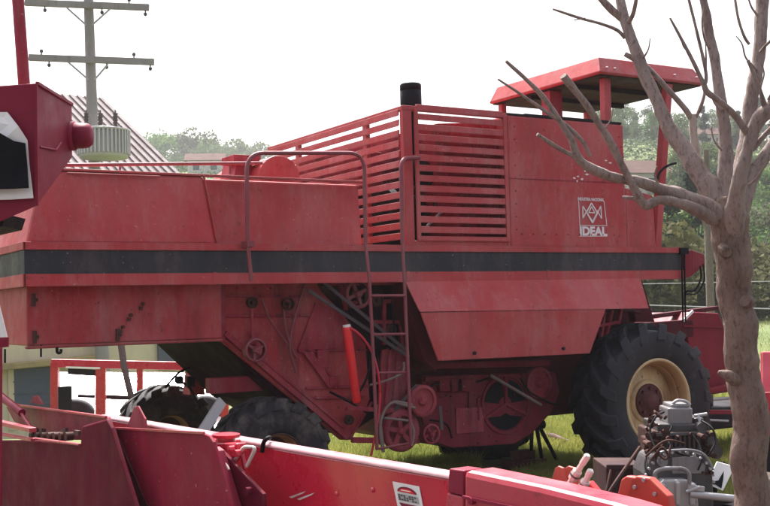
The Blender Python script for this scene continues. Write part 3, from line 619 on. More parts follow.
# ---------------- wheels
def wheel(c, ysign, Rr, w, rimr, nl, mt, mrim, mhub, name='wheel', lug=.055):
    """axis along Y; c = wheel centre, outer face towards ysign"""
    c = Vector(c); A = V(0, ysign, 0); h = w/2
    b = MB()   # rim barrel and disc
    b.lathe(c, A, [(rimr*1.04,h*.86),(rimr*1.02,h*.93),(rimr*.97,h*.93),(rimr*.955,h*.86)], 56)
    b.lathe(c, A, [(rimr*.955,h*.86),(rimr*.92,h*.80),(rimr*.885,h*.62),(rimr*.885,h*.5)], 56, 1)
    b.lathe(c, A, [(rimr*.885,h*.5),(rimr*.85,h*.46),(rimr*.85,h*.1)], 56, 1)
    b.lathe(c, A, [(rimr*.85,h*.1),(rimr*.78,h*.13),(rimr*.74,h*.19),(rimr*.52,h*.22)], 56)
    b.lathe(c, A, [(rimr*.52,h*.22),(rimr*.50,h*.32),(rimr*.42,h*.34),(.001,h*.34)], 48)
    b.lathe(c, A, [(rimr*.93,-h*.2),(rimr*1.04,-h*.86)], 40)
    w_ = b.build(name, [mrim, M['ochre']], comb)
    b = MB(); b.lathe(c, A, [(rimr*.42,h*.34),(rimr*.42,h*.40),(rimr*.36,h*.42)], 28).lathe(c, A, [(rimr*.36,h*.42),(rimr*.24,h*.44),(rimr*.2,h*.58),(rimr*.14,h*.64),(.001,h*.66)], 24)
    for i in range(8):
        a = 2*math.pi*i/8; p = c+V(math.cos(a),0,math.sin(a))*rimr*.32; b.cyl(p+A*h*.4, p+A*h*.52, rimr*.045, 6)
    b.build('hub', mhub, w_)
    b = MB(); prof = [(rimr*.99,-h*.86),(rimr*1.10,-h*.97),(Rr*.80,-h*1.02),(Rr*.90,-h*.97),(Rr-lug,-h*.80),(Rr-lug*.8,0),(Rr-lug,h*.80),(Rr*.90,h*.97),(Rr*.80,h*1.02),(rimr*1.16,h*1.0),(rimr*1.08,h*.95),(rimr*.99,h*.86)]
    b.lathe(c, A, prof, 72)
    def carc(t): # t 0..1 over half tread: y, base radius
        if t < .7: y = t/.7*.82*h; return y, Rr-lug*(.82+.2*t)
        s = (t-.7)/.3; return h*(.82+.2*s), Rr-lug-(Rr*.13)*s**1.3
    for side in (1, -1):
        for i in range(nl):
            th0 = 2*math.pi*(i+(.5 if side < 0 else 0))/nl; vs = []; K = 7
            for kk in range(K+1):
                t = kk/K; y, rb = carc(t); th = th0+.42*t**.75
                hl = lug if t < .75 else lug*(1-(t-.75)/.25*.75); hw = (.046+.034*t)/Rr*.8
                for dth, r_ in ((-hw*1.25,rb-.01),(hw*1.25,rb-.01),(hw,rb+hl),(-hw,rb+hl)):
                    yo = y*side + (.012*side if r_ > rb and t > .7 else 0)
                    vs.append(c+V(math.cos(th+dth)*r_, ysign*yo, math.sin(th+dth)*r_))
            fs = [(q*4+j, q*4+(j+1)%4, (q+1)*4+(j+1)%4, (q+1)*4+j) for q in range(K) for j in range(4)] + [(3,2,1,0),(K*4,K*4+1,K*4+2,K*4+3)]
            b.add(vs, fs)
    b.build('tyre', mt, w_, .008)
    return w_
YF = 8.5
hubp = PY(661,402,YF); RF = .81; wf = .54
print('front hub', hubp, 'rear', PY(272,440,9.0))
wheel((hubp.x, YF+wf/2, RF-.04), -1, RF, wf, .44, 17, M['tyre'], M['cream'], M['hub'], lug=.075)
wheel((hubp.x-.45, 11.05, RF-.05), -1, RF, wf, .44, 17, M['tyre'], M['cream'], M['hub'], lug=.075)
rr0 = PY(274,399,9.05); RRr = rr0.z/2+.01
print('rear top z', rr0.z)
wheel((rr0.x, 8.95+.2, RRr-.01), -1, RRr, .42, .22, 16, M['tyre_mud'], M['rust'], M['hub'], lug=.032)
wheel((rr0.x-.02, FAR-.3, RRr-.01), -1, RRr, .42, .22, 16, M['tyre_mud'], M['rust'], M['hub'], lug=.032)

# ---------------- front: platform, feeder house, hydraulics
Yp = S+.7
b = MB(); b.bar(PY(640,318,Yp),PY(716,308,Yp+.2),.05,.09,(0,-1,0)); b.bar(PY(640,332,Yp-.2),PY(690,328,Yp-.1),.2,.10,(0,-1,0)); b.prism([PY(628,280,S+.2),PY(642,280,S+.2),PY(655,322,S+.2),PY(636,322,S+.2)],(0,.1,0))
b.bar(PY(617,308,S+.1),PY(640,312,S+.2),.03,.04,(0,-1,0)); b.prism([PY(640,334,Yp-.1),PY(690,330,Yp-.1),PY(720,372,Yp),PY(700,400,Yp),PY(640,380,Yp)],(0,.5,0))
b.build('front_platform', M['red_dark'], comb, .008)
b = MB(); b.prism([PY(684,322,Yp-.15),PY(694,312,Yp-.15),PY(719,313,Yp-.15),PY(726,330,Yp-.15),PY(730,392,Yp-.15),PY(704,396,Yp-.15),PY(690,350,Yp-.15)],(.0,1.0,0)); fh = b.build('feeder_house', M['crimson'], comb, .015)
b = MB(); b.bar(PY(683,326,Yp-.17),PY(724,327,Yp-.17),.02,.02,(0,-1,0)); b.bar(PY(683,321,Yp-.18),PY(693,311,Yp-.18),.03,.015,(0,-1,0),1); b.build('feeder_trim', [M['crimson'],M['white']], fh)
b = MB(); b.box(PY(698,432,Yp-.1),PY(738,398,Yp+.6)); b.build('feeder_drum', M['dark'], comb, .03)
b = MB(); b.bar(PY(702,392,Yp-.25),PY(734,385,Yp-.25),.05,.12,(0,-1,0)); b.bar(PY(706,412,Yp-.28),PY(734,412,Yp-.28),.05,.06,(0,-1,0),1); b.tube([PY(704,400,Yp-.3),PY(730,398,Yp-.3)],.02,8,2); b.tube([PY(704,420,Yp-.3),PY(728,421,Yp-.3)],.016,8,2); b.build('cutter_linkage', [M['crimson'],M['crimson'],M['alu']], comb, .006)
b = MB(); b.hexa([PY(684,279,S),PY(692,276,S),PY(692,276,S)+V(0,.3,0),PY(684,279,S)+V(0,.3,0),PY(684,251,S),PY(692,250,S),PY(692,250,S)+V(0,.3,0),PY(684,251,S)+V(0,.3,0)])
b.hexa([PY(692,276,S),PY(705,265,S+.05),PY(705,265,S+.05)+V(0,.22,0),PY(692,276,S)+V(0,.3,0),PY(692,250,S),PY(704,254,S+.05),PY(704,254,S+.05)+V(0,.22,0),PY(692,250,S)+V(0,.3,0)])
b.build('end_cap', M['crimson'], comb, .008)
b = MB()
for k_, x in enumerate((682, 684.5)):
    b.cut(); b.tube(spline([PY(x,248,S-.03),PY(x,270,S-.05),PY(x+.5,295,S-.02),PY(x+1,322,S+.1)]),.011,6)
b.cut(); b.tube(spline([PY(700,266,S-.02),PY(701,278,S-.04),PY(695,290,S-.05),PY(686,292,S-.04),PY(685,305,S)]),.011,6); b.cut(); b.tube(spline([PY(703,264,S-.02),PY(704,280,S-.04),PY(697,293,S-.05),PY(687,294,S-.04)]),.009,6)
b.box(PY(681,254,S-.05),PY(686,248,S-.01))
b.build_each('hydraulic_hose', M['black'], comb)

# ---------------- handrails and ladder
Yr = S-.13
def T(px, py, off=0): return PY(px, py, Yr-off)
b = MB(); b.tube(fillet([T(251.5,281),T(247.5,243),T(246.5,153),T(364,153),T(365.5,243)],.16,7), .018, 10)
for px, py in ((249,243),(365.5,240)): b.tube([T(px,py), PY(px,py,S-.01)], .018, 8)
b.box(T(246,247)+V(0,-.03,0), T(253,241)+V(0,.1,0)); b.build('handrail', M['pipe'], comb)
b = MB(); b.tube(fillet([PY(419,157.5,S-.02),T(401,158.5),T(402.5,243)],.1,7), .02, 10); b.build('handrail', M['pipe'], comb)
b = MB()
b.tube([T(365.5,243),T(369.4,280,.03),T(373.2,355,.06),T(377,450,.1)],.016,8); b.tube([T(402.5,243),T(404.3,280,.03),T(407.5,355,.06),T(411,444,.1)],.016,8)
for (a, c) in (((370.6,295.8),(405,295.6)),((372.5,334.5),(406.6,334)),((374.2,373),(408.3,372.2)),((377,449),(411,443))): b.tube([T(*a,.05),T(*c,.05)],.012,8)
b.tube([PY(372,334,S+.1),T(372.4,334,.05)],.014,6); b.tube([PY(406,334,S+.1),T(406.6,334,.05)],.014,6)
b.build('ladder', M['pipe'], comb)
# bright red tube with its hose
b = MB(); p0 = PY(346.8,327,S-.02); p1 = PY(357,403,S-.02); b.lathe(p0, p1-p0, [(.001,0),(.037,0),(.04,.02),(.04,(p1-p0).length-.02),(.03,(p1-p0).length),(.001,(p1-p0).length)], 18)
tb = b.build('hydraulic_cylinder', M['bright'], comb)
b = MB(); b.cyl(p0, p0+(p0-p1).normalized()*.02, .036, 16); b.build('end_plug', M['white'], tb)
b = MB(); b.tube(spline([p0+V(0,-.02,.0),PY(358,333,S-.1),PY(370,348,S-.16),PY(377,368,S-.2),PY(380,395,S-.2),PY(377,425,S-.2),PY(371,456,S-.18)]),.011,8); b.build('hose', M['red_gloss'], comb)
# little lamp on an arm at the far rear
b = MB(); c0 = PY(179,380,10.6); b.lathe(c0, (.2,-1,0), [(.001,-.02),(.04,-.02),(.045,.02),(.001,.05)], 16); b.tube(spline([PY(165,388,10.6),PY(180,372,10.6),PY(205,362,10.6),PY(225,352,10.4)]),.012,6); b.tube([c0,PY(190,388,10.6),PY(200,408,10.7)],.014,6); b.box(PY(188,387,10.5),PY(193,376,10.55)); b.build('rear_lamp', M['dark'], comb)
b = MB(); b.prism([PY(190,395,11.2),PY(205,395,11.2),PY(203,372,11.2),PY(192,372,11.2)],(0,.2,0)); b.build('axle_stop', M['red'], comb)

# ================================================================== FOREGROUND HEADER
ZH = 1.12
hA = PZ(113,417,ZH); hB = PZ(600,499,ZH); hd = (hB-hA).normalized(); hn = Vector((hd.y,-hd.x,0))
if hn.dot(EYE-hA) < 0: hn = -hn
print('header', hA, hB)
def PN(px, py, off=0.):
    d = ray(px, py); n = hn; return EYE + d*((hA+n*off-EYE).dot(n)/d.dot(n))
head = thing('harvester_header', 'long glossy red harvester header lying across the bottom of the foreground', 'harvester header', (hA.x*.5+hB.x*.5, hA.y*.5+hB.y*.5, 0))
up = V(0,0,1)
b = MB()   # top beam
La = hA - hd*.25; Lb = PN(449,464,0); Lb.z = ZH
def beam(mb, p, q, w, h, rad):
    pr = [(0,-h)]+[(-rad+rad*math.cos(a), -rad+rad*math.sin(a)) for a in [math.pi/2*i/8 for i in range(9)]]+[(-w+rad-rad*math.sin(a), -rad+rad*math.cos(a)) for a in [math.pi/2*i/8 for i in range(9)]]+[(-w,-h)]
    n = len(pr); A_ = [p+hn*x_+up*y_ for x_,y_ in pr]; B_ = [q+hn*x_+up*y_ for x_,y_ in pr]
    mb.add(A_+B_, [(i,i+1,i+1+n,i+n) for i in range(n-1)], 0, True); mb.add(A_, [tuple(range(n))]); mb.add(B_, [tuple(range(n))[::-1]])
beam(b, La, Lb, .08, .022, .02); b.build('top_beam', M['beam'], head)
b = MB(); p = V(La.x,La.y,0)-hn*.006; q = V(Lb.x,Lb.y,0)-hn*.006
b.hexa([p+up*.1, q+up*.1, q+up*.1-hn*.03, p+up*.1-hn*.03, p+up*(ZH-.022), q+up*(ZH-.022), q+up*(ZH-.022)-hn*.03, p+up*(ZH-.022)-hn*.03])
b.hexa([p+up*.02+hn*.3, q+up*.02+hn*.3, q+up*.02-hn*.1, p+up*.02-hn*.1, p+up*.12+hn*.3, q+up*.12+hn*.3, q+up*.12-hn*.1, p+up*.12-hn*.1])
bs = b.build('back_sheet', M['red_gloss'], head, .01)
b = MB(); q = PN(380,488,-.018)
for px,py in ((337,494),(373,490)): b.lathe(PN(px,py,-.005), hn, [(.012,0),(.011,.006),(.001,.01)], 12); b.cut()
b.build_each('bolt_head', M['red_gloss'], bs)
b = MB()
for a_, c_ in (((289,497),(306,492.5)),((297,499),(315,494))): b.prism([PN(a_[0],a_[1],-.0045),PN(c_[0],c_[1]-1.5,-.0045),PN(c_[0]-3,c_[1]+1,-.0045),PN(a_[0]+3,a_[1]+1.2,-.0045)], hn*.002)
b.build('scuff_mark', M['ivory'], bs)
b = MB(); # black strap round the beam
b.tube(fillet([PN(270,437.5,-.03),PN(267,438.5,.008),PN(263.5,442,.014),PN(262,452,.012)],.02),.012,6); b.build('strap', M['black'], head)
# right hand section
Ra = PN(450,468,.012); Ra.z = ZH+.0; Rb = hB+hd*1.2
b = MB()
P = [PN(463,470,.02),PN(482,474,.02),PN(540,486,.02),PN(610,503,.02),PN(640,512,.02),PN(640,585,.02),PN(463,560,.02)]
b.prism(P, -hn*.16); rs = b.build('end_section', M['red_pale'], head, .025)
b = MB(); b.prism([PN(449,468.5,.008),PN(464,470.5,.008),PN(463,496,.008),PN(447,492,.008)], -hn*.1); b.prism([PN(447,493,.004),PN(463,497,.004),PN(462,560,.004),PN(440,545,.004)], -hn*.08, 1); b.build('joint_band', [M['red_elev'],M['red_pale']], head, .006)
b = MB(); b.bar(PN(463,497,.03),PN(620,530,.03),.012,.012,hn); p = PN(474,501,.02); b.cyl(p, p+hn*.02, .014, 8); b.build('seam', M['red_elev'], rs)
# warning sticker
b = MB(); st = [PN(393,481.5,-.003),PN(419.5,486.5,-.003),PN(424,510,-.003),PN(398,506,-.003)]; b.prism(st, hn*.003); sk = b.build('sticker', M['white'], head)
b = MB(); ex = (st[1]-st[0]); ey = (st[3]-st[0]); 
def SK(u, v, o=.004): return st[0]+ex*u+ey*v+hn*o
b.prism([SK(.14,.36)]+[SK(.5-.36*math.cos(a),.36-.24*math.sin(a)) for a in [math.pi*i/10 for i in range(1,10)]]+[SK(.86,.36)], hn*.002, 0)
b.prism([SK(.2,.345,.0065)]+[SK(.5-.27*math.cos(a),.345-.15*math.sin(a),.0065) for a in [math.pi*i/10 for i in range(1,10)]]+[SK(.8,.345,.0065)], hn*.002, 1)
b.bar(SK(.32,.27,.009),SK(.68,.27,.009),.0035,.0015,hn,2)
b.prism([SK(.12,.45),SK(.88,.45),SK(.88,.72),SK(.12,.72)], hn*.002, 3)
for r_ in range(3):
    for c_ in range(7):
        if (r_*7+c_)%5 != 3: b.bar(SK(.15+c_*.1,.50+r_*.085,.007),SK(.215+c_*.1,.50+r_*.085,.007),.006,.0015,hn,4)
b.prism([SK(.12,.82),SK(.88,.82),SK(.8,.98),SK(.2,.98)], hn*.002, 0)
b.build('sticker_print', [M['red_elev'],M['bright'],M['white'],M['galv'],M['darkgrey']], sk)
# lighter end plate, dull shield at the far left, long flange and fins
b = MB(); b.prism([PN(112,428.5,.30),PN(203,433.5,.30),PN(209,436,.30),PN(213,442,.30),PN(246,560,.30),PN(180,580,.30),PN(148,506,.30)], -hn*.02); pl = b.build('divider_plate', M['plate'], head, .006)
b = MB(); b.bar(PN(112,428,.305),PN(204,433,.305),.012,.012,hn); b.build('plate_edge', M['red_pale'], pl)  # pale bar paints the highlight on the plate's top edge
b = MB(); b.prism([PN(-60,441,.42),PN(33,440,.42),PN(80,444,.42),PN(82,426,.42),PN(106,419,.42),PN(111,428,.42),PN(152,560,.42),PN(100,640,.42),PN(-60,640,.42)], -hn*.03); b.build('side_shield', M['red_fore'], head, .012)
b = MB(); b.prism([PN(108,424,.40),PN(114,430,.32),PN(150,512,.30),PN(150,590,.30),PN(112,560,.38)], -hn*.02); b.build('shadow_wedge', M['red_dark'], head, .004)  # dark sheet, paints the shadow between shield and plate
b = MB(); b.bar(PN(34,438.5,.43),PN(80,444.5,.43),.025,.014,up); b.bar(PN(-20,418,.5),PN(33,430,.47),.05,.03,up); b.bar(PN(-20,430,.5),PN(33,440,.46),.03,.02,up); b.build('shield_edge', M['red_pale'], head, .004)  # pale line along the shield is a painted highlight
b = MB(); b.prism([PN(6,407,.2),PN(16,404.5,.2),PN(106,417,.2),PN(109,424,.2),PN(112,440,.2),PN(60,440,.2),PN(14,422,.2)], -hn*.03); b.build('rear_flange', M['red_elev'], head, .006)
b = MB(); b.bar(PN(14,404.5,.215),PN(106,417,.215),.02,.016,up); b.build('flange_edge', M['red_pale'], head, .003)  # thin highlight painted as a paler bar
b = MB(); b.tube([PN(-12,386,.35),PN(22,413,.3)],.03,10); b.tube([PN(20,412,.3),PN(34,432,.36)],.012,6); b.build('drive_shaft', M['red_elev'], head)
b = MB()
for i in range(16):
    px = random.uniform(36,76); py = random.uniform(431,440); b.bar(PN(px,py,.33),PN(px+random.uniform(-6,8),py+random.uniform(-3,3),.36),.02,.03,up)
for px in (37,43,49,55,61,67,73): b.cyl(PN(px,436,.33),PN(px,436,.33)+hn*.05,.028,8)
b.build('chain', M['rust'], head)
for (a, t_, c_, off) in (((30,403),(35,395.5),(42,405),.12),((126,429),(136,406),(146,431),.06)):
    b = MB(); b.prism([PN(*a,off),PN(t_[0]-2,t_[1]+1,off),PN(t_[0]+2,t_[1],off),PN(c_[0]-1,c_[1]-12 if c_[0]>100 else c_[1]-4,off),PN(*c_,off)], -hn*.012); b.build('fin', M['red_low'], head, .003)
# latch linkage and gusset
b = MB(); b.cyl(PN(226,450,.12),PN(226,434,.12),.05,12); b.cyl(PN(226,437,.12),PN(226,434,.12),.075,12); b.cyl(PN(226,446,.12),PN(226,443,.12),.065,12); b.bar(PN(209,446,.14),PN(242,448,.14),.06,.05,up); b.bar(PN(213,441,.16),PN(224,452,.1),.05,.04,up)
b.bar(PN(244,446,.1),PN(228,470,.14),.035,.03,up); b.bar(PN(238,440,.1),PN(246,470,.1),.025,.02,up); b.tube([PN(205,445,.2),PN(235,478,.16)],.022,8)
for px,py in ((216,446),(219,452),(234,449),(240,453)): p = PN(px,py,.17); b.cyl(p, p+hn*.03, .02, 8)
b.build('latch_linkage', M['red_gloss'], head, .006)
b = MB(); b.tube(fillet([PN(231,466,.16),PN(244,446.5,.16),PN(256,447.5,.16),PN(247,466,.16)],.04),.01,6); b.tube(fillet([PN(206,443,.24),PN(216,447,.24),PN(229,470,.22)],.03),.008,6); b.build('wire_clip', M['ivory'], head)
b = MB(); b.prism([PN(212,447,.2),PN(220,449,.2),PN(263,494,.2),PN(266,560,.2),PN(236,560,.2)], -hn*.02); b.prism([PN(211,447,.26),PN(216,451,.26),PN(243,540,.26),PN(236,545,.26)], -hn*.05, 1)
for px,py in ((229,468),(251,491)): p = PN(px,py,.2); b.cyl(p, p+hn*.03, .022, 8)
b.build('gusset_plate', [M['red_fore'],M['red_elev']], head, .004)
# clevises + hydraulic couplers behind the beam
b = MB()
for o_ in (0, 10): b.prism([PN(548+o_,492,-.22-.004*o_),PN(555+o_,468,-.22-.004*o_),PN(558+o_,466,-.22-.004*o_),PN(563+o_*1.2,468,-.22-.004*o_),PN(567+o_*1.5,494,-.22-.004*o_)], -hn*.012); b.cut()
b.build_each('clevis', M['orange'], head, .003)
b = MB(); b.prism([PN(583,496,-.25),PN(588,481,-.25),PN(606,503,-.25),PN(600,540,-.25),PN(582,540,-.25)], -hn*.03); b.build('web_plate', M['bright'], head, .004)
def coupler(a, c):
    a, c = PN(*a,-.16), PN(*c,-.16); d = c-a; L = d.length
    b = MB(); b.lathe(a, d, [(.001,0),(.013,0),(.013,L*.42),(.019,L*.44),(.020,L*.47),(.019,L*.62),(.013,L*.64),(.011,L*.78),(.0135,L*.8),(.0135,L*.97),(.009,L),(.001,L)], 8, 0, False)
    o_ = b.build('hydraulic_coupler', M['ivory'], head); b = MB(); b.lathe(a, d, [(.0198,L*.515),(.0208,L*.52),(.0208,L*.55),(.0198,L*.555)], 16); b.build('seal_ring', M['darkgrey'], o_)
coupler((561,497),(588,455)); coupler((577,499),(591,470))
b = MB()
for o_ in (0, .13): b.prism([PN(614+o_*80,508,-.3),PN(621+o_*80,479,-.3),PN(626+o_*80,476,-.3),PN(640+o_*70,478,-.3),PN(660+o_*60,496,-.3),PN(668+o_*60,540,-.3),PN(618+o_*60,540,-.3)], -hn*.035)
cl = b.build('clevis', M['orange'], head, .006)
b = MB()
for px,py in ((635,487),(655,494),(644,480)): p = PN(px,py,-.298); b.cyl(p, p+hn*.006, .008, 10); b.cut()
b.build_each('bolt_head', M['alu'], cl)
# feet so that the header stands on the ground
for t_ in (.1, .9):
    b = MB(); p = La.lerp(Lb, t_); p = V(p.x,p.y,0)-hn*.06; b.box((p.x-.06,p.y-.06,0),(p.x+.06,p.y+.06,.3)); b.build('support_foot', M['dark'], head)

# ================================================================== NEIGHBOURING RED ELEVATOR (top left)
DE = 5.2
el = thing('red_elevator', 'maroon elevator head with a torn black and white flap, at upper left edge', 'farm machine', (PD(-60,300,DE).x, PD(-60,300,DE).y, 0))
fr_ = [PD(x_,y_,DE) for x_,y_ in ((-170,92),(0,85.5),(36,83),(37,206),(0,222),(-170,250))]; bk_ = [PD(x_,y_,DE+.6) for x_,y_ in ((-114,114),(39,108),(72,104.5),(72.5,157),(39,172),(-114,196))]
b = MB(); b.add(fr_+bk_, [tuple(range(6)), tuple(range(11,5,-1))]+[(i,(i+1)%6,(i+1)%6+6,i+6) for i in range(6)]); b.build('casing', M['red_elev'], el, .006)
b = MB(); b.bar(PD(36,84,DE-.005),PD(37,206,DE-.005),.014,.014,FH); b.bar(PD(37,83,DE),PD(72,104.5,DE+.6),.014,.014,up); b.tube([PD(40,147,DE+.05),PD(56,150,DE+.28),PD(61,143,DE+.4)],.006,6); b.build('seam', M['red_elev'], el)
b = MB(); a0 = PD(71,136,DE+.58); dv = (RH*1+V(0,0,.01)).normalized(); L = .11
b.lathe(a0, dv, [(.001,0),(.066,0),(.066,L*.55),(.062,L*.8),(.05,L*.95),(.03,L),(.001,L)], 24); b.lathe(a0, dv, [(.075,0),(.075,.02),(.066,.022)], 24); b.build('shaft_cover', M['red_elev'], el)
b = MB(); b.tube([PD(15.5,-60,DE+.2),PD(18,0,DE+.2),PD(24.5,90,DE+.2)],.028,12); b.build('upright_pipe', M['red_low'], el)
b = MB(); P = [(-60,112),(7,112),(18,126),(27,140),(29,165),(33,198),(10,199.5),(-60,201)]; b.prism([PD(x_,y_,DE-.03-.02*math.sin(y_*.11)) for x_,y_ in P], FH*.008); fl = b.build('flap', M['white'], el)
b = MB(); P = [(-60,128),(0,133),(14,141),(25,143),(27,165),(28.5,188),(8,189),(-60,190)]; b.prism([PD(x_,y_,DE-.06-.02*math.sin(y_*.11)) for x_,y_ in P], FH*.006); b.build('rubber_panel', M['black'], fl)
b = MB(); b.prism([PD(-60,218,DE+.3),PD(6,214,DE+.3),PD(2,226,DE+.3),PD(-60,240,DE+.3)], FH*.3); b.build('chain_tray', M['dark'], el)
b = MB(); b.prism([PD(-130,250,DE+.1),PD(-45,240,DE+.1),PD(-25,345,DE+.1),PD(-18.5,348,DE+.1),PD(-19,560,DE+.1),PD(-130,700,DE+.1)], FH*.3); q = PD(-60,300,DE+.3); b.box((q.x-.35,q.y-.15,0),(q.x+.2,q.y+.15,1.0)); b.build('leg_casing', M['red_elev'], el, .01)
b = MB(); b.prism([PD(-14,296,DE),PD(-2,300,DE),PD(7,337,DE),(PD(-14,338,DE))], FH*.01); b.prism([PD(-14,338.5,DE),PD(7.5,337.5,DE),PD(7.5,347,DE),PD(-14,349,DE)], FH*.02, 1); b.bar(PD(-60,343,DE+.06),PD(-2,342,DE+.03),.05,.03,up,1); b.bar(PD(-60,310,DE+.06),PD(-10,306,DE+.03),.05,.03,up,1); b.build('corner_plate', [M['white'],M['red_elev']], el)

# ================================================================== PRUNED TREE (front right)
DT = 6.4
tree = thing('pruned_tree', 'bare pruned tree with forking grey-brown limbs at the right of the foreground', 'tree', (PD(757,640,DT).x, PD(757,640,DT).y, 0))
def limb(mb, pts, n=10, jit=.05, sub=10, rough=.12):
    P = [PD(x_, y_, DT+dz) for x_, y_, r_, dz in pts]; rad = [r_/FPX*(DT+dz) for x_, y_, r_, dz in pts]
    Q = spline(P, sub); rr = []
    for i in range(len(P)-1):
        for k_ in range(sub): rr.append(rad[i]+(rad[i+1]-rad[i])*k_/sub)
    rr.append(rad[-1]); rr = [max(r_*(1+2.2*jit*mnoise.noise(q*14)), .002) for q, r_ in zip(Q, rr)]
    Q = [q+mnoise.noise_vector(q*5)*r_*.28 for q, r_ in zip(Q, rr)]
    mb.tube(Q, rr, n, rough=rough)
b = MB()
base = PD(757,640,DT); gz = base.z
limb(b, [(766,735,27,0),(764,690,23,0),(759,600,19,0),(752,506,17.2,0),(746,400,17,0),(741,355,16.2,0),(734,290,16.5,0),(729,240,18.5,0),(728,215,19,0),(729,198,14,0)], 32, .03, 30, .07)
limb(b, [(718,372,2,-.08),(729,376,7,-.085),(738,380,9,-.04)], 12, .1, 8, .3)
limb(b, [(745,300,6,-.12),(748,302,7,-.10)], 10, .1, 4, .3); limb(b, [(727,252,5,-.13),(722,249,7,-.08)], 10, .1, 4, .3)      # knot
trunk = b.build('trunk', M['bark_trunk'], tree)
b = MB()
limb(b, [(733,255,9,.03),(726,230,12.5,.02),(714,199,11.5,.05),(697,168,9.5,.1),(668,125,7,.2),(650,86,6.3,.3),(633.5,44,5.5,.4),(623,15,5,.45),(619,-12,4.2,.5)], 12)
limb(b, [(624,20,4,.45),(612,10,4,.45),(601,-2,3.4,.45),(594,-12,3,.5)], 9); limb(b, [(629,22,2.5,.4),(633,14,2.2,.35),(636,0,2,.3),(637,-8,1.6,.3)], 8)
limb(b, [(625,38,2,.42),(617,30,1.9,.4),(603,24.5,1.7,.3),(580,18,1.5,.2),(553,9,1,.1)], 7)
b.build('limb', M['bark'], tree)
b = MB()
limb(b, [(736,238,9,.02),(726,222,12,-.02),(708,209,9,-.08),(690,200,8,-.12),(672,192,6.5,-.15),(640,183.5,5.6,-.25),(604,174,5,-.35),(580,160,4.4,-.4),(569,135,3.3,-.45),(541,95,2.6,-.5),(506,61,1.4,-.6)], 11)
limb(b, [(580,159,2.6,-.4),(560,149,2.4,-.45),(537,134,2,-.5)], 8); limb(b, [(590,156,1.8,-.4),(583,142,2.2,-.42),(565,124,2.2,-.45),(545,111,2,-.5),(498,79,1,-.6)], 8)
limb(b, [(714,219,8,-.06),(700,212,6.5,-.15),(678,203,5,-.2),(660,200.5,4.6,-.24),(647,206,4.8,-.28),(640,200,4.6,-.3),(632,186,4.2,-.32),(617,155,4,-.36),(600,126,3.7,-.4),(581,98,3.7,-.44),(563,75.5,3.9,-.5)], 10)
limb(b, [(640,200,2.5,-.3),(630,198,1.8,-.3),(622,197,1.4,-.28)], 7); limb(b, [(700,206,3,-.12),(690,195,2.6,-.1),(676,188,2,-.05),(668,187,1.2,0)], 7)
b.build('limb', M['bark'], tree)
b = MB(); limb(b, [(733,222,11,.02),(727,190,8.2,.03),(724,128,6.2,.08),(720,95,5.8,.1),(712.5,46,5,.15),(703,0,3.8,.2),(701,-14,3.4,.2)], 11); limb(b, [(722,110,3,.05),(716,103,2,.05),(713,98,1.2,.05)], 7); b.build('limb', M['bark'], tree)
b = MB(); limb(b, [(733,245,9,.05),(737,222,12,.08),(741,180,8,.2),(748,123,7,.3),(754,85,6.8,.32),(759,54,6.3,.35),(763,0,6.4,.4),(764,-14,6.4,.4)], 11)
limb(b, [(749,44,1.6,.3),(744,36,1.5,.28),(738,18,1.4,.25),(734.5,-4,1.2,.25)], 7); limb(b, [(760,52,1.6,.3),(768,43,1.5,.25),(780,34,1.2,.2)], 7); b.build('limb', M['bark'], tree)
b = MB(); limb(b, [(731,262,8,.02),(732,240,11,-.03),(733,222,11.5,-.09),(735,203,9,-.15),(740,180,7.4,-.2),(748,145,6.2,-.22),(758,122,7.2,-.24),(772,108,8,-.26),(790,95,8,-.3)], 11)
limb(b, [(750,138,3.6,-.22),(738,119,3.4,-.25),(722,103,3.2,-.28),(708,92,3,-.3),(704,84,2.6,-.3),(700,76,2.2,-.3),(688,52,1.8,-.32),(670,18,1,-.35)], 8)
limb(b, [(705,84,2,-.3),(706,74,1.9,-.3),(699,41,1.6,-.32),(688,-4,1.3,-.34)], 7); limb(b, [(706,82,1.2,-.3),(706,60,1,-.3),(705.5,41,.7,-.3)], 6); limb(b, [(709,91,1.8,-.3),(704,89,2,-.3)], 6)
limb(b, [(767,110,2,-.25),(762,95,2,-.28),(748,60,1.8,-.3)], 7); limb(b, [(752,150,3,-.2),(762,138,2.8,-.2),(776,124,2.6,-.2)], 7); b.build('limb', M['bark'], tree)
b = MB(); limb(b, [(738,225,10,.1),(746,195,8,.18),(754,175,7,.22),(770,148,6,.25),(790,120,5,.3)], 10); limb(b, [(770,126,3,.5),(781,118,2.6,.5)], 7); b.build('limb', M['bark'], tree)
b = MB(); limb(b, [(698,176,4,.35),(696,150,4.4,.34),(693.5,125,4.2,.34),(693,114,3.6,.34)], 9); b.build('pale_stem', M['bark_pale'], tree)
b = MB(); limb(b, [(691,118,3.2,.34),(684,108,3,.34),(660,80,2.6,.36),(646,66,2.8,.38),(625,54,2.4,.4)], 8); limb(b, [(696,117,2,.34),(700,108,1.9,.34),(704,95,1.6,.34),(705,82,1,.34)], 7); b.build('limb', M['bark'], tree)

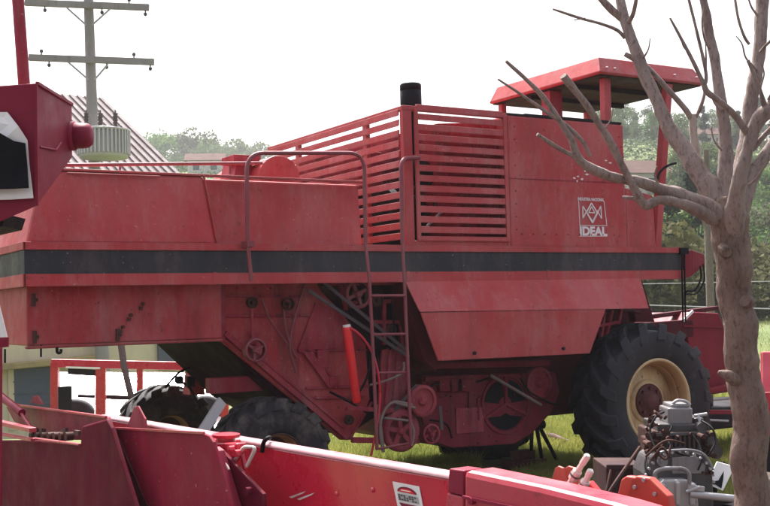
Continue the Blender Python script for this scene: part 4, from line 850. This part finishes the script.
b = MB()
for pts_ in ([(712,52,1.4,.15),(705,40,1.1,.1),(702,22,.8,.05),(704,8,.5,.05)],[(757,70,1.5,.3),(746,58,1.1,.25),(742,44,.8,.22),(736,36,.5,.2)],[(765,112,1.6,-.25),(760,92,1.2,-.3),(764,74,.9,-.32),(761,62,.5,-.34)],
             [(722,150,1.3,.02),(714,140,1,0),(711,126,.6,-.02)],[(640,62,1.2,.35),(648,50,.9,.3),(650,38,.5,.28)],[(690,54,.9,-.32),(683,46,.6,-.33),(681,36,.4,-.33)],[(762,20,1.6,.38),(752,8,1.2,.35),(747,-6,.8,.33)],[(768,100,1.4,-.27),(778,82,1,-.3)],
             [(585,18,.8,.2),(574,20,.5,.2)],[(604,130,1.1,-.4),(611,119,.8,-.42),(613,108,.4,-.43)],[(660,187,1.6,-.2),(655,176,1.2,-.22),(657,166,.7,-.24)],[(748,185,1.6,-.25),(757,178,1.3,-.3),(764,166,.9,-.32)]):
    limb(b, pts_, 6); b.cut()
b.build_each('twig', M['bark'], tree)
# ================================================================== ENGINE / GEARBOX ON THE GROUND
DG = 7.3
eng = thing('salvaged_engine', 'oily grey salvaged engine and gearbox standing in front of the large tyre', 'engine', (PD(680,560,DG+.3).x, PD(680,560,DG+.3).y, 0))
fo = (FH*.95 + RH*.0).normalized()
def qbox(mb, x0, y0, x1, y1, d, L, mi=0, taper=1.0):
    a = [PD(x0,y1,d),PD(x1,y1,d),PD(x1,y0,d),PD(x0,y0,d)]; c = sum(a, V(0,0,0))/4; bk = [c+(p-c)*taper+fo*L for p in a]
    mb.hexa([a[0],a[1],bk[1],bk[0],a[3],a[2],bk[2],bk[3]], mi)
def qcyl(mb, px, py, r, d, L, mi=0, n=20): c = PD(px,py,d); mb.cyl(c, c+fo*L, r/FPX*d, n, mi)
b = MB()
P = [(645,506),(644,474),(650,458),(663,451),(690,450),(705,456),(713,470),(714,506),(710,560),(650,560)]
b.prism([PD(x_,y_,DG+.12) for x_,y_ in P], fo*.35); blk = b.build('bell_housing', M['darkgrey'], eng, .018)
b = MB(); 
b.prism([PD(x_,y_,DG) for x_,y_ in ((657,508),(656,486),(664,480),(686,480),(697,484),(699,508),(699,560),(657,560))], fo*.12); qbox(b,660,484,666,506,DG-.03,.05); qbox(b,676,482,681,506,DG-.03,.05); qbox(b,690,484,696,506,DG-.03,.05)
b.build('gearbox_case', M['alu'], eng, .012)
b = MB(); b.tube(fillet([PD(657,484,DG-.02),PD(654,472,DG-.02),PD(664,468.5,DG-.02),PD(684,468.5,DG-.02),PD(690,474,DG-.02),PD(689,484,DG-.02)],.03),.014,8); b.tube(fillet([PD(650,458,DG+.1),PD(662,451,DG+.1),PD(694,449.5,DG+.1),PD(706,455,DG+.1),PD(713,470,DG+.1)],.08),.009,8)
b.build('flange', M['grey'], eng)
b = MB(); qbox(b,654,432,706,452,DG+.3,.5); qbox(b,650,440,660,470,DG+.25,.3); qbox(b,700,436,716,446,DG+.3,.2); b.build('cylinder_block', M['rust'], eng, .012)
b = MB(); qbox(b,658,424,697,434,DG+.34,.45); qcyl(b,713,442,6,DG+.25,.2,0); qcyl(b,716,452,7,DG+.3,.16); qbox(b,694,418,704,436,DG+.36,.25); qcyl(b,702,428,5,DG+.28,.2); b.build('cylinder_head', M['darkgrey'], eng, .01)
b = MB(); qbox(b,668,408,693,425,DG+.36,.28,taper=.95); qbox(b,671,404,690,408.5,DG+.38,.24); b.build('rocker_cover', M['grey'], eng, .012)
b = MB(); b.tube(fillet([PD(672,404,DG+.4),PD(677,400,DG+.4),PD(686,401,DG+.4),PD(690,405,DG+.4)],.02),.011,6); b.cut(); b.tube([PD(694,416,DG+.35),PD(707,414,DG+.35)],.012,6); b.cut(); b.tube(fillet([PD(698,415,DG+.33),PD(701,425,DG+.3),PD(698,440,DG+.3)],.03),.01,6); b.cut(); b.tube([PD(690,494,DG-.02),PD(738,499,DG-.05)],.024,10); b.cut(); b.bar(PD(688,487,DG-.02),PD(704,489,DG-.02),.03,.03,up); b.cut(); b.tube([PD(686,492,DG-.03),PD(700,487,DG-.03)],.012,6)
b.build_each('bright_pipe', M['alu'], eng)
b = MB()
for i in range(46):
    px = random.uniform(645,668); py = random.uniform(408,445) if px > 650 else random.uniform(425,460); L = random.uniform(2,7)
    b.tube([PD(px,py,DG+.3+random.uniform(-.05,.1)),PD(px+random.uniform(-L,L),py+random.uniform(-L,L),DG+.3+random.uniform(-.05,.1))],random.uniform(.006,.018),6)
for i in range(26): px = random.uniform(648,716); py = random.uniform(430,474); qcyl(b,px,py,random.uniform(1.2,3),DG+.1+random.uniform(-.03,.2),.12,0,8)
for i in range(4): b.tube(spline([PD(random.uniform(645,660),random.uniform(440,470),DG+.06),PD(random.uniform(650,670),random.uniform(440,465),DG+.02),PD(random.uniform(655,690),random.uniform(440,470),DG+.06)]),.008,6)
b.build('fuel_pump', M['rust'], eng)
b = MB(); b.tube([PD(605,498,DG-.2),PD(617,480,DG-.15),PD(640,447,DG+.1)],.011,6); b.tube([PD(605,498,DG-.2),PD(611,470,DG-.1)],.01,6); b.build('lever', M['rust'], eng)
b = MB()
for i in range(15):
    a = math.pi*i/14; px = 680-34*math.cos(a); py = 482-30*math.sin(a); b.cut(); qcyl(b, px, py, 1.5, DG+.09, .05, 0, 6)
for px,py in ((659,492),(659,503),(697,492),(697,503),(668,489),(688,489)): b.cut(); qcyl(b, px, py, 1.4, DG-.015, .03, 0, 6)
b.build_each('bolt_head', M['alu'], eng)
b = MB()
for i in range(9): qbox(b, 661+i*4.6, 436, 663+i*4.6, 450, DG+.285, .03)
b.bar(PD(656,435,DG+.28),PD(706,433,DG+.28),.02,.02,up); b.build('cooling_fins', M['darkgrey'], eng, .002)
for pts_ in (((664,412,.3),(655,418,.24),(650,432,.2),(655,448,.1)),((700,420,.32),(712,428,.2),(715,442,.15),(708,456,.08)),((672,426,.3),(668,440,.2),(676,452,.1),(690,456,.06)),((690,432,.26),(699,444,.18),(702,458,.1),(698,470,.06)),((648,452,.2),(645,466,.12),(650,480,.05),(646,498,.05))):
    b = MB(); b.tube(spline([PD(x_,y_,DG+z_) for x_,y_,z_ in pts_]), .007, 6); b.build('cable', M['black'], eng)
b = MB(); qcyl(b, 663, 462, 5, DG+.08, .06); qcyl(b, 663, 462, 2, DG+.06, .03); b.build('cover_cap', M['grey'], eng)
b = MB(); b.prism([PD(x_,y_,DG+.1) for x_,y_ in ((672,458),(696,456),(706,466),(704,474),(672,474))], fo*.03); b.build('inspection_cover', M['grey'], eng, .006)
g = PD(680,520,DG+.3); b = MB(); b.box((g.x-.4,g.y-.4,0),(g.x-.3,g.y+.5,.42)); b.box((g.x+.3,g.y-.4,0),(g.x+.4,g.y+.5,.42)); b.box((g.x-.4,g.y-.1,.3),(g.x+.4,g.y+.1,.45)); b.build('stand', M['dark'], eng)
# rusty steel box behind the couplers
b = MB(); a = [PD(606,530,DG+.5),PD(646,530,DG+.5),PD(646,467,DG+.5),PD(606,467,DG+.5)]; a[0].z = a[1].z = 0
b.hexa([a[0],a[1],a[1]+fo*.5,a[0]+fo*.5,a[3],a[2],a[2]+fo*.5,a[3]+fo*.5]); b.bar(a[3]-fo*.01,a[2]-fo*.01,.03,.04,up); b.bar(PD(618,470,DG+.49),PD(618,520,DG+.49),.03,.03,fo)
tag(b.build('steel_box', M['oxide'], None, .008), 'rusty dark steel box on the ground between tyre and engine', 'box')
# white sign plate leaning by the trunk
sg = thing('sign_plate', 'small white plate with a black arrow leaning behind the tree trunk', 'sign', (PD(722,540,DG+.45).x, PD(722,540,DG+.45).y, 0))
b = MB(); Q = [PD(717,461.5,DG+.5),PD(735,466.5,DG+.5),PD(723,491,DG+.38),PD(707,484,DG+.38)]; b.prism(Q, fo*.012); 
b.build('plate', M['white'], sg, .003)
b = MB(); nq = (Q[1]-Q[0]).cross(Q[3]-Q[0]).normalized(); nq = nq if nq.dot(EYE-Q[0]) > 0 else -nq
def SG(u, v): return Q[0].lerp(Q[1],u).lerp(Q[3].lerp(Q[2],u),v)+nq*.004
b.prism([SG(.55,.3),SG(.72,.62),SG(.85,.95),SG(.45,.9),SG(.15,.98),SG(.3,.8),SG(.5,.72)], nq*.002); b.build('arrow_mark', M['black'], sg)
b = MB(); b.bar((Q[3]+Q[2])/2+fo*.03, V(Q[3].x,Q[3].y,0)+fo*.1, .04, .04, fo); b.bar((Q[0]+Q[1])/2+fo*.03,(Q[3]+Q[2])/2+fo*.03,.04,.03,fo); b.build('stake', M['dark'], sg)

# prop stand and scrap on the grass
b = MB(); 
for (a, c) in (((538,424),(560,466)),((536,424),(543,466)),((532,424),(531,464))):
    p = PY(*a,Yb+.2); q = PZ(*c,.0); b.tube([p,q],.022,8)
b.cyl(PY(533,426,Yb+.2),PY(543,424,Yb+.2),.05,12)
tag(b.build('prop_stand', M['dark'], None), 'dark steel three-legged prop stand under the combine beside the front tyre', 'stand')
b = MB(); q = PZ(530,468,0); b.box((q.x-.28,q.y-.12,0),(q.x+.16,q.y+.16,.10)); b.box((q.x-.2,q.y-.05,.102),(q.x+.05,q.y+.1,.2)); tag(b.build('rusty_block', M['hub'], None, .015), 'rusty low iron block on the grass beneath the prop stand', 'scrap iron')
b = MB(); p = PZ(541,434,.03); q = PZ(569,442,.03); b.tube([p,p.lerp(q,.5)+V(.02,.03,.01),q],[.03,.045,.025],8); b.tube([p.lerp(q,.3),p.lerp(q,.3)+V(.1,.2,.03)],.02,6); tag(b.build('fallen_branch', M['rust'], None), 'short brown broken branch lying on the sunny grass', 'branch')
# leaning pale plank by the far rear tyre
b = MB(); p = PY(222,401,8.85); q = PY(203,431,8.7); e = (q-p).normalized(); q = q+e*(q.z/-e.z) if e.z < 0 else q; b.bar(p, q, .09, .03, (0,-1,0)); tag(b.build('plank', M['galv'], None, .004), 'pale grey plank leaning between the two rear tyres', 'plank')

# ================================================================== RED TRAILER WITH WHITE SHEETS (left, behind)
tr0 = PD(120,385,18.0)
trl = thing('red_trailer', 'red framed trailer carrying shining white sheets, seen under the combine tail', 'trailer', (tr0.x, tr0.y, terr(tr0.x,tr0.y)))
DR = 18.0
def rp(px, py, o_=0): return PD(px, py, DR+o_)
b = MB(); b.bar(rp(52,363),rp(232,367),.14,.13,up); b.bar(rp(55,362),rp(55,430),.12,.12,FH); b.bar(rp(101,366),rp(101,440),.16,.10,FH); b.bar(rp(140,366),rp(140,440),.1,.08,FH); b.bar(rp(52,436),rp(232,440),.14,.12,up); b.bar(rp(225,366),rp(225,440),.12,.12,FH)
b.bar(rp(53,362,1.8),rp(225,367,1.8),.1,.1,up); b.build('frame', M['red_gloss'], trl, .01)
for x0_, x1_, dz in ((58,97,0),(104,138,.02),(142,222,.04)):
    b = MB(); b.hexa([rp(x0_,428,.1),rp(x1_,428,.1),rp(x1_,428,.12),rp(x0_,428,.12),rp(x0_,373,1.6+dz),rp(x1_,374,1.6+dz),rp(x1_,373,1.62+dz),rp(x0_,372,1.62+dz)]); b.build('white_sheet', M['whitegloss'], trl)
b = MB(); b.box(rp(58,412,-.1), rp(72,386,.0)+V(0,0,0)); b.bar(rp(68,371),rp(96,373),.05,.1,up); b.bar(rp(78,396,.3),rp(95,396.5,.3),.05,.05,up); b.bar(rp(106,397,.3),rp(136,398,.3),.08,.07,up); b.build('crate', M['dark'], trl, .01)
b = MB(); b.bar(rp(66,367.3,-.09),rp(100,368.2,-.09),.02,.03,up); b.build('bright_strip', M['whitegloss'], trl)
for px in (75, 205):
    b = MB(); q = rp(px,436,.5); gq = terr(q.x,q.y); b.lathe(V(q.x,q.y,gq+.36), FH, [(.001,-.1),(.2,-.1),(.3,-.11),(.36,-.08),(.36,.08),(.3,.11),(.001,.1)], 28); b.build('wheel', M['tyre'], trl)

# ================================================================== BUILDING (left, behind)
def cl(px, d, z): p = PD(px, 310, d); return V(p.x, p.y, z)
Rr_ = PD(101,100,38); Er = PD(186,184,33)
dn = Er-Rr_; dnh = V(dn.x,dn.y,0).normalized(); rdv = V(dnh.y,-dnh.x,0)
if rdv.dot(RH) > 0: rdv = -rdv
gb = -2.1
bld = thing('farm_building', 'cream rendered building with a pale ribbed iron roof behind the combine tail', 'building', (Er.x, Er.y, gb))
Rl = Rr_+rdv*16; El = Er+rdv*16; inn = -dnh
b = MB(); wE = Er+inn*.5; wl = El+inn*.5
b.prism([V(wE.x,wE.y,gb),V(wE.x,wE.y,Er.z-.05),V(wl.x,wl.y,Er.z-.05),V(wl.x,wl.y,gb)], inn*9); b.build('wall', M['creamwall'], bld)
b = MB(); b.prism([Er,Rr_,Rl,El], V(0,0,.06)); bk = Rr_+V(-dn.x*-1,0,0)*0
b.prism([Rr_+V(0,0,-.002), Rr_+dn*0+V(-dnh.x*6,-dnh.y*6,-3.2), Rl+V(-dnh.x*6,-dnh.y*6,-3.2), Rl+V(0,0,-.002)], V(0,0,.06)); rf = b.build('roof', M['roofrib'], bld)
b = MB(); nr = dn.cross(rdv).normalized(); nr = nr if nr.z > 0 else -nr
for i in range(62):
    o_ = rdv*(.02+i*.26); b.bar(Er+o_+nr*.075, Rr_+o_+nr*.075, .13, .05, nr)
b.build('roof_ribs', M['roofsheet'], rf)
b = MB(); b.bar(Er+V(0,0,-.08)-inn*.02, El+V(0,0,-.08)-inn*.02, .12, .16, up); b.build('gutter', M['white'], bld)
def onwall(px, py, off=0):
    d = ray(px, py); return EYE + d*((wE-inn*off-EYE).dot(inn)/d.dot(inn))
b = MB(); b.bar(onwall(-10,368,.25), onwall(95,358,.25), .5, .16, up); b.build('ledge', M['ledge'], bld, .02)
b = MB(); P = [onwall(12.5,370),onwall(53,366.5),onwall(53,412),onwall(14,414)]; b.prism([p-inn*.02 for p in P], -inn*.04); 
for yy in (382,394,405): b.bar(onwall(13,yy,.07), onwall(53,yy-1.5,.07), .03, .03, up)
b.build('door', M['door'], bld)
b = MB(); b.bar(onwall(10.5,368,.04),onwall(12,430,.04),.15,.06,-inn); b.build('door_frame', M['creamwall'], bld)
b = MB(); b.bar(onwall(99,340,.3),onwall(104,366,.3),.3,.14,-inn); b.bar(onwall(105,340,.3),onwall(107,366,.3),.14,.14,-inn,1); b.build('downpipe', [M['galv'],M['trafo']], bld)
b = MB(); b.prism([onwall(157,335,.05),onwall(196,335,.05),onwall(196,370,.05),onwall(158,370,.05)], -inn*.05); b.build('window', M['door'], bld)

# ================================================================== UTILITY POLE
DP = 30.0
pb = PD(99,330,DP); pole = thing('utility_pole', 'weathered wooden utility pole with two crossarms and a ribbed transformer', 'utility pole', (pb.x, pb.y, terr(pb.x,pb.y)))
b = MB(); top_ = PD(85.5,-40,DP); pm = PD(92.5,125,DP); bot = pm+(pm-top_)*1.6; bot = top_+(pm-top_)*((top_.z-terr(pb.x,pb.y))/(top_.z-pm.z))
b.tube([bot,pm,PD(88.5,0,DP),top_],[.19,.145,.125,.12],12); b.build('post', M['wood'], pole)
for (l, r_, brl, brr) in (((25,2.5),(149,7.5),(66,7),(110,9)),((29,57.5),(154,62),(68,62),(108,64))):
    b = MB(); f_ = -.16; b.bar(PD(*l,DP+f_),PD(*r_,DP+f_),.12,.17,up); ca = b.build('crossarm', M['wood'], pole, .01)
    my = (l[1]+r_[1])/2+20; mx = 87+my*.045; b = MB(); b.bar(PD(*brl,DP+f_-.07),PD(mx-2,my,DP+f_-.02),.05,.012,FH); b.bar(PD(*brr,DP+f_-.07),PD(mx+4,my,DP+f_-.02),.05,.012,FH); b.build('brace', M['galv'], ca)
    b = MB()
    for t_ in (.1,.16,.62,.84,.97):
        p = PD(l[0]+(r_[0]-l[0])*t_, l[1]+(r_[1]-l[1])*t_, DP+f_); s_ = 1 if t_ in (.1,.84) else -1
        b.cut(); b.cyl(p+V(0,0,.06*s_), p+V(0,0,.20*s_), .02, 8); b.lathe(p+V(0,0,.14*s_), (0,0,s_), [(.001,0),(.045,.01),(.05,.05),(.03,.09),(.001,.1)], 10)
    b.build_each('insulator', M['insul'], ca)
b = MB(); c0 = PD(104,159,DP-.75); hgt = PD(104,127,DP-.75).z-c0.z; rT = 25/FPX*(DP-.75); prof = []
b.lathe(c0, (0,0,1), [(.001,0),(rT*.93,.02),(rT*.95,.1),(rT*.95,hgt*.86),(rT*.8,hgt*.95),(rT*.2,hgt),(.001,hgt)], 36)
for i in range(40):
    a = 2*math.pi*i/40; d = V(math.cos(a),math.sin(a),0); b.bar(c0+d*rT*.97+V(0,0,.1), c0+d*rT*.97+V(0,0,hgt*.86), .045, .1, d)
b.lathe(c0, (0,0,1), [(rT*1.02,hgt*.84),(rT*1.06,hgt*.86),(rT*1.06,hgt*.90),(rT*.9,hgt*.92)], 36); b.bar(c0+V(0,0,hgt*.5), V(pm.x,pm.y,c0.z+hgt*.5), .2, .2, up)
tf = b.build('transformer', M['trafo'], pole)
for px in (86.5, 100.5, 115.5):
    b = MB(); p = PD(px,128,DP-.8); q = PD(px,110,DP-.8); L = q.z-p.z; b.lathe(p, (0,0,1), [(.05,-.05)]+[(.075 if i%2 else .045, L*.8*i/9) for i in range(10)]+[(.02,L*.85),(.02,L)], 12); b.build('bushing', M['insul'], tf)

# ================================================================== RIGHT EDGE: implement, tall post, fence
DI = 11.5
im = thing('red_implement', 'pinkish red farm implement cut off by the right edge behind the tree', 'farm machine', (PD(790,440,DI).x, PD(790,440,DI).y, 0))
b = MB(); b.prism([PD(762,352,DI+.3),PD(830,350,DI+.3),PD(832,390,DI),PD(762,392,DI)], FH*.06); b.build('sloping_cover', M['red_pale'], im, .01)
b = MB(); b.prism([PD(762,393,DI+.02),PD(834,391,DI+.02),PD(834,440,DI),PD(762,436,DI)], FH*.25); b.build('body', M['red_gloss'], im, .01)
b = MB()
for px in (772, 826): q = PD(px,437,DI+.3); b.box((q.x-.05,q.y-.05,0),(q.x+.05,q.y+.05,q.z+.1))
b.build('leg', M['dark'], im)
def gpt(px, d): p = PD(px, 300, d); return V(p.x, p.y, terr(p.x, p.y))
q = gpt(710,24); b = MB(); tpp = PD(706,150,24); b.tube([q+V(0,0,-.2),PD(710,290,24),PD(708,220,24),tpp],[.10,.085,.08,.06],9); b.tube([PD(708,235,24),PD(700,210,24),PD(698,190,24)],[.04,.03,.02],7)
tag(b.build('dead_trunk', M['bark_far'], None), 'slim bare grey trunk standing upright just left of the pruned tree trunk', 'tree trunk')
fn = thing('pipe_fence', 'pale pipe fence with two rails crossing the field at right', 'fence', gpt(700,33))
def fz(px, d, h): p = gpt(px, d); return p+V(0,0,h)
b = MB()
for y_l in (.0, .0): pass
L1 = [PD(px, 284-.02*(px-640), 33) for px in (560,640,700,760,830)]; L2 = [PD(px, 305+.03*(px-640), 33) for px in (560,640,700,760,830)]
b.tube(L1,.011,6); b.tube(L2,.016,6); b.build('rail', M['galv'], fn)
for px in (612, 748, 800):
    b = MB(); g_ = gpt(px,33); t_ = PD(px,280,33); b.tube([g_+V(0,0,-.2),V(g_.x,g_.y,t_.z+.08)],.03,8); b.build('post', M['galv'], fn)

# ================================================================== FAR HOUSES
def hit(px, py, d0, d1):
    d = d0
    while d < d1:
        p = PD(px, py, d)
        if terr(p.x, p.y) >= p.z: return p
        d += .5
    return PD(px, py, d0)
def house(px, py, d, w, dep, h, rh, label, yaw=0.0, wins=2):
    p = hit(px, py, 50, 300); g = terr(p.x, p.y); z0 = min(g, p.z)-2
    th = thing('hillside_house', label, 'house', (p.x, p.y, g), 'houses on the far hillside')
    rx = (RH*math.cos(yaw)+FH*math.sin(yaw)); ry = (FH*math.cos(yaw)-RH*math.sin(yaw))
    def q(a, b_, c): v = p+rx*a+ry*b_; return V(v.x, v.y, p.z+c)
    b = MB(); b.hexa([q(-w/2,0,-3),q(w/2,0,-3),q(w/2,dep,-3),q(-w/2,dep,-3),q(-w/2,0,h),q(w/2,0,h),q(w/2,dep,h),q(-w/2,dep,h)]); b.build('wall', M['housewall'], th)
    b = MB(); e = .5; b.prism([q(-w/2-e,-e,h-.05),q(-w/2-e,dep/2,h+rh),q(-w/2-e,dep+e,h-.05)], rx*(w+2*e)); b.build('roof', M['tile'], th)
    for i in range(wins):
        b = MB(); cx_ = -w/2+w*(i+.5)/wins; b.hexa([q(cx_-.45,-.06,h*.3),q(cx_+.45,-.06,h*.3),q(cx_+.45,.0,h*.3),q(cx_-.45,.0,h*.3),q(cx_-.45,-.06,h*.75),q(cx_+.45,-.06,h*.75),q(cx_+.45,0,h*.75),q(cx_-.45,0,h*.75)]); b.build('window', M['glass'], th)
house(653, 194, 135, 4.8, 6, 2.2, 1.7, 'pale house with terracotta roof framed between canopy post and diagonal limb', .25, 3)
house(712, 148, 190, 4.5, 5, 2.0, 1.3, 'small distant house on the ridge between the upright limbs', .1, 2)
house(205, 174, 215, 5, 6, 2.0, 1.4, 'small hazy house on the ridge left of the handrail', .1, 2)

# ================================================================== TREES
def crown_mesh(kind, seed, n, h, w, leaf):
    rnd = random.Random(seed); vs = []; fs = []; cl_ = []
    for i in range(11):
        t = rnd.random(); a = rnd.uniform(0, 2*math.pi)
        if kind == 'round': rad = w*(.18+.62*rnd.random())*math.sin(math.pi*(.12+.8*t))**.6; z = h*(.25+.68*t)
        elif kind == 'tall': rad = w*.55*(1-t)**.7*rnd.random()**.5; z = h*(.15+.82*t)
        else: rad = w*(.3+.6*rnd.random()); z = h*(.35+.55*rnd.random())
        cl_.append((math.cos(a)*rad, math.sin(a)*rad, z, w*rnd.uniform(.26,.5)*(.6 if kind == 'tall' else 1)))
    for i in range(n):
        cx_, cy_, cz_, cr = rnd.choice(cl_)
        while True:
            x_, y_, z_ = rnd.uniform(-1,1), rnd.uniform(-1,1), rnd.uniform(-1,1)
            q_ = x_*x_+y_*y_+z_*z_
            if .15 < q_ < 1: break
        k_ = cr*(1+.25*rnd.random()**3)
        p = V(cx_+x_*k_, cy_+y_*k_, cz_+z_*k_*.8)
        u = Vector((rnd.gauss(0,1),rnd.gauss(0,1),rnd.gauss(0,1))).normalized(); v = u.orthogonal().normalized(); s_ = leaf*rnd.uniform(.6,1.4)
        nn_ = len(vs); vs += [p-u*s_, p+v*s_*.55, p+u*s_, p-v*s_*.55]; fs.append((nn_,nn_+1,nn_+2,nn_+3))
    return vs, fs, cl_
def tree_proto(name, kind, seed, n, h, w, leaf, mat, trunk=True):
    vs, fs, cl_ = crown_mesh(kind, seed, n, h, w, leaf)
    root = bpy.data.objects.new(name, None); C.objects.link(root)
    b = MB(); b.add(vs, fs); b.build('crown', M[mat], root, recalc=False)
    b = MB(); b.tube([(0,0,-.6),(.05,0,h*.3),(0,.05,h*.6)],[h*.022,h*.016,h*.008],7)
    for c_ in cl_[:6]: b.tube([(0,0,h*.22),(c_[0]*.5,c_[1]*.5,(h*.22+c_[2])/2+.1),(c_[0],c_[1],c_[2])],[h*.01,h*.007,h*.003],5)
    b.build('trunk', M['bark_far'], root)
    return root
protos = {'olive': tree_proto('broadleaf_tree','round',1,2600,7,3.0,.17,'leaf_a'), 'fresh': tree_proto('leafy_tree','round',2,3000,7,3.2,.15,'leaf_b'),
          'dark': tree_proto('evergreen_tree','tall',3,2400,9,2.6,.18,'leaf_c'), 'grey': tree_proto('eucalyptus_tree','open',4,1700,8,2.4,.15,'leaf_d'), 'bush': tree_proto('scrub_bush','round',5,1800,2.6,1.7,.11,'leaf_e')}
used = set(); rt = random.Random(21)
def put_tree(k_, px, d, sc, label, group):
    if 616 < px < 676 and 60 < d < 152: px = px+62 if px > 645 else px+110
    src = protos[k_]
    if k_ in used:
        r_ = src.copy(); C.objects.link(r_)
        for ch in list(src.children): c_ = ch.copy(); C.objects.link(c_); c_.parent = r_
    else: r_ = src; used.add(k_)
    p = gpt(px, d); r_.location = p; r_.rotation_euler = (0,0,rt.uniform(0,6.28)); r_.scale = (sc*rt.uniform(.9,1.15), sc*rt.uniform(.9,1.15), sc)
    tag(r_, label, 'bush' if k_ == 'bush' else 'tree', group)
G1 = 'trees on the hillside at right'; G2 = 'hazy trees along the far ridge'; G3 = 'bushes along the field edge'
LAB = {'olive': 'olive green tree on the hillside behind the pruned tree', 'fresh': 'fresh green leafy tree on the slope behind the pruned tree', 'dark': 'tall dark evergreen on the hillside behind the pruned tree', 'grey': 'thin grey-green gum tree on the hillside behind the pruned tree', 'bush': 'dry yellow-green bush along the edge of the field'}
FARL = {'olive': 'hazy bluish round tree on the far ridge', 'fresh': 'hazy pale leafy tree on the far ridge', 'dark': 'hazy pointed evergreen on the far ridge', 'grey': 'hazy sparse gum tree on the far ridge'}
for i in range(26):  # near slope at right
    px = 600+i*7.6+rt.uniform(-4,4); d = rt.choice([52,58,66,75,84]); put_tree(rt.choice(['fresh','fresh','olive','grey','dark']), px, d, rt.uniform(.42,.8), None, G1)
for i in range(34):  # mid hill
    px = 590+i*6.2+rt.uniform(-5,5); d = rt.choice([95,110,120,150,165,180]); put_tree(rt.choice(['olive','grey','fresh','dark','olive']), px, d, rt.uniform(.5,.85), None, G1)
for i in range(30):  # ridge at right
    px = 590+i*6.6+rt.uniform(-4,4); put_tree(rt.choice(['olive','dark','grey','olive']), px, rt.uniform(185,225), rt.uniform(.6,1.05), None, G2)
for i in range(24):  # ridge at left
    px = 168+i*4.4+rt.uniform(-3,3); put_tree(rt.choice(['olive','olive','fresh','grey']), px, rt.uniform(300,380), rt.uniform(2.0,3.2), None, G2)
for i in range(22):
    px = 610+i*8+rt.uniform(-4,4); put_tree('bush', px, rt.uniform(38,48), rt.uniform(.6,1.3), None, G3)
for o_ in list(bpy.data.objects):
    if o_.get('group') in (G1,G2,G3) and o_.parent is None and not o_.get('label'):
        kk = {'broadleaf_tree':'olive','leafy_tree':'fresh','evergreen_tree':'dark','eucalyptus_tree':'grey','scrub_bush':'bush'}[o_.name.split('.')[0]]
        o_['label'] = FARL[kk] if o_['group'] == G2 else LAB[kk]
# hillside undergrowth
rs_ = random.Random(5); b = MB(); vs = []; fs = []; ms = []
for i in range(36000):
    if rs_.random() < .8: px = rs_.uniform(585,800)
    else: px = rs_.uniform(150,275)
    d = rs_.uniform(44,225)
    p = gpt(px, d); p = p+V(rs_.gauss(0,.3),rs_.gauss(0,.3),abs(rs_.gauss(0,.55)))
    u = Vector((rs_.gauss(0,1),rs_.gauss(0,1),rs_.gauss(0,1))).normalized(); v = u.orthogonal().normalized(); s_ = rs_.uniform(.09,.2)*(1+d/260)
    n_ = len(vs); vs += [p-u*s_, p+v*s_*.6, p+u*s_, p-v*s_*.6]; fs.append((n_,n_+1,n_+2,n_+3)); ms.append(rs_.choice([0,0,1,2,3]))
b.v = [tuple(v) for v in vs]; b.f = fs; b.m = ms; b.s = [False]*len(fs)
tag(b.build('undergrowth', [M['leaf_a'],M['leaf_b'],M['leaf_d'],M['leaf_c']], None, loc=(0,0,0), recalc=False), 'rough mixed undergrowth covering the hillside', None, kind='stuff')
# grass
b = MB(); vs = []; fs = []
def blade(p, h, rn):
    a = rn.uniform(0,6.28); w = .006+.006*rn.random(); d = V(math.cos(a)*w, math.sin(a)*w, 0); l = V(rn.gauss(0,.4)*h, rn.gauss(0,.4)*h, h); n_ = len(vs)
    vs.extend([p-d, p+d, p+l]); fs.append((n_,n_+1,n_+2))
for (px0, px1, y0, y1, n_, h) in ((405,480,436,476,9000,.10),(300,420,422,470,7000,.10),(515,625,415,500,26000,.09),(695,745,385,510,12000,.13),(745,775,310,440,3000,.12),(600,700,400,520,4000,.10)):
    for i in range(n_):
        px = rs_.uniform(px0,px1); py = rs_.uniform(y0,y1); p = PZ(px,py,0)
        cl_ = math.sin(p.x*3.1)*math.cos(p.y*2.7)+math.sin(p.x*7.3+p.y*5.1)*.5
        p.z = terr(p.x,p.y); blade(p, h*rs_.uniform(.4,1.3)*(1+.35*cl_), rs_)
b.v = [tuple(v) for v in vs]; b.f = fs; b.m = [0]*len(fs); b.s = [False]*len(fs)
tag(b.build('grass', M['grass'], None, loc=(0,0,0), recalc=False), 'short yellow-green grass around and beneath the combine', None, kind='stuff')

# ================================================================== HAZE
hz = MB(); hz.box((-700,-120,-8),(1300,1700,75)); m = bpy.data.materials.new('haze'); m.use_nodes = True; t = m.node_tree; t.nodes.clear()
pv = t.nodes.new('ShaderNodeVolumePrincipled'); pv.inputs['Color'].default_value = (.93,.95,1,1); pv.inputs['Density'].default_value = .00055; pv.inputs['Anisotropy'].default_value = 0
mo = t.nodes.new('ShaderNodeOutputMaterial'); t.links.new(pv.outputs[0], mo.inputs['Volume'])
HZ = hz.build('haze', m, None, loc=(0,0,0)); HZ['kind'] = 'stuff'
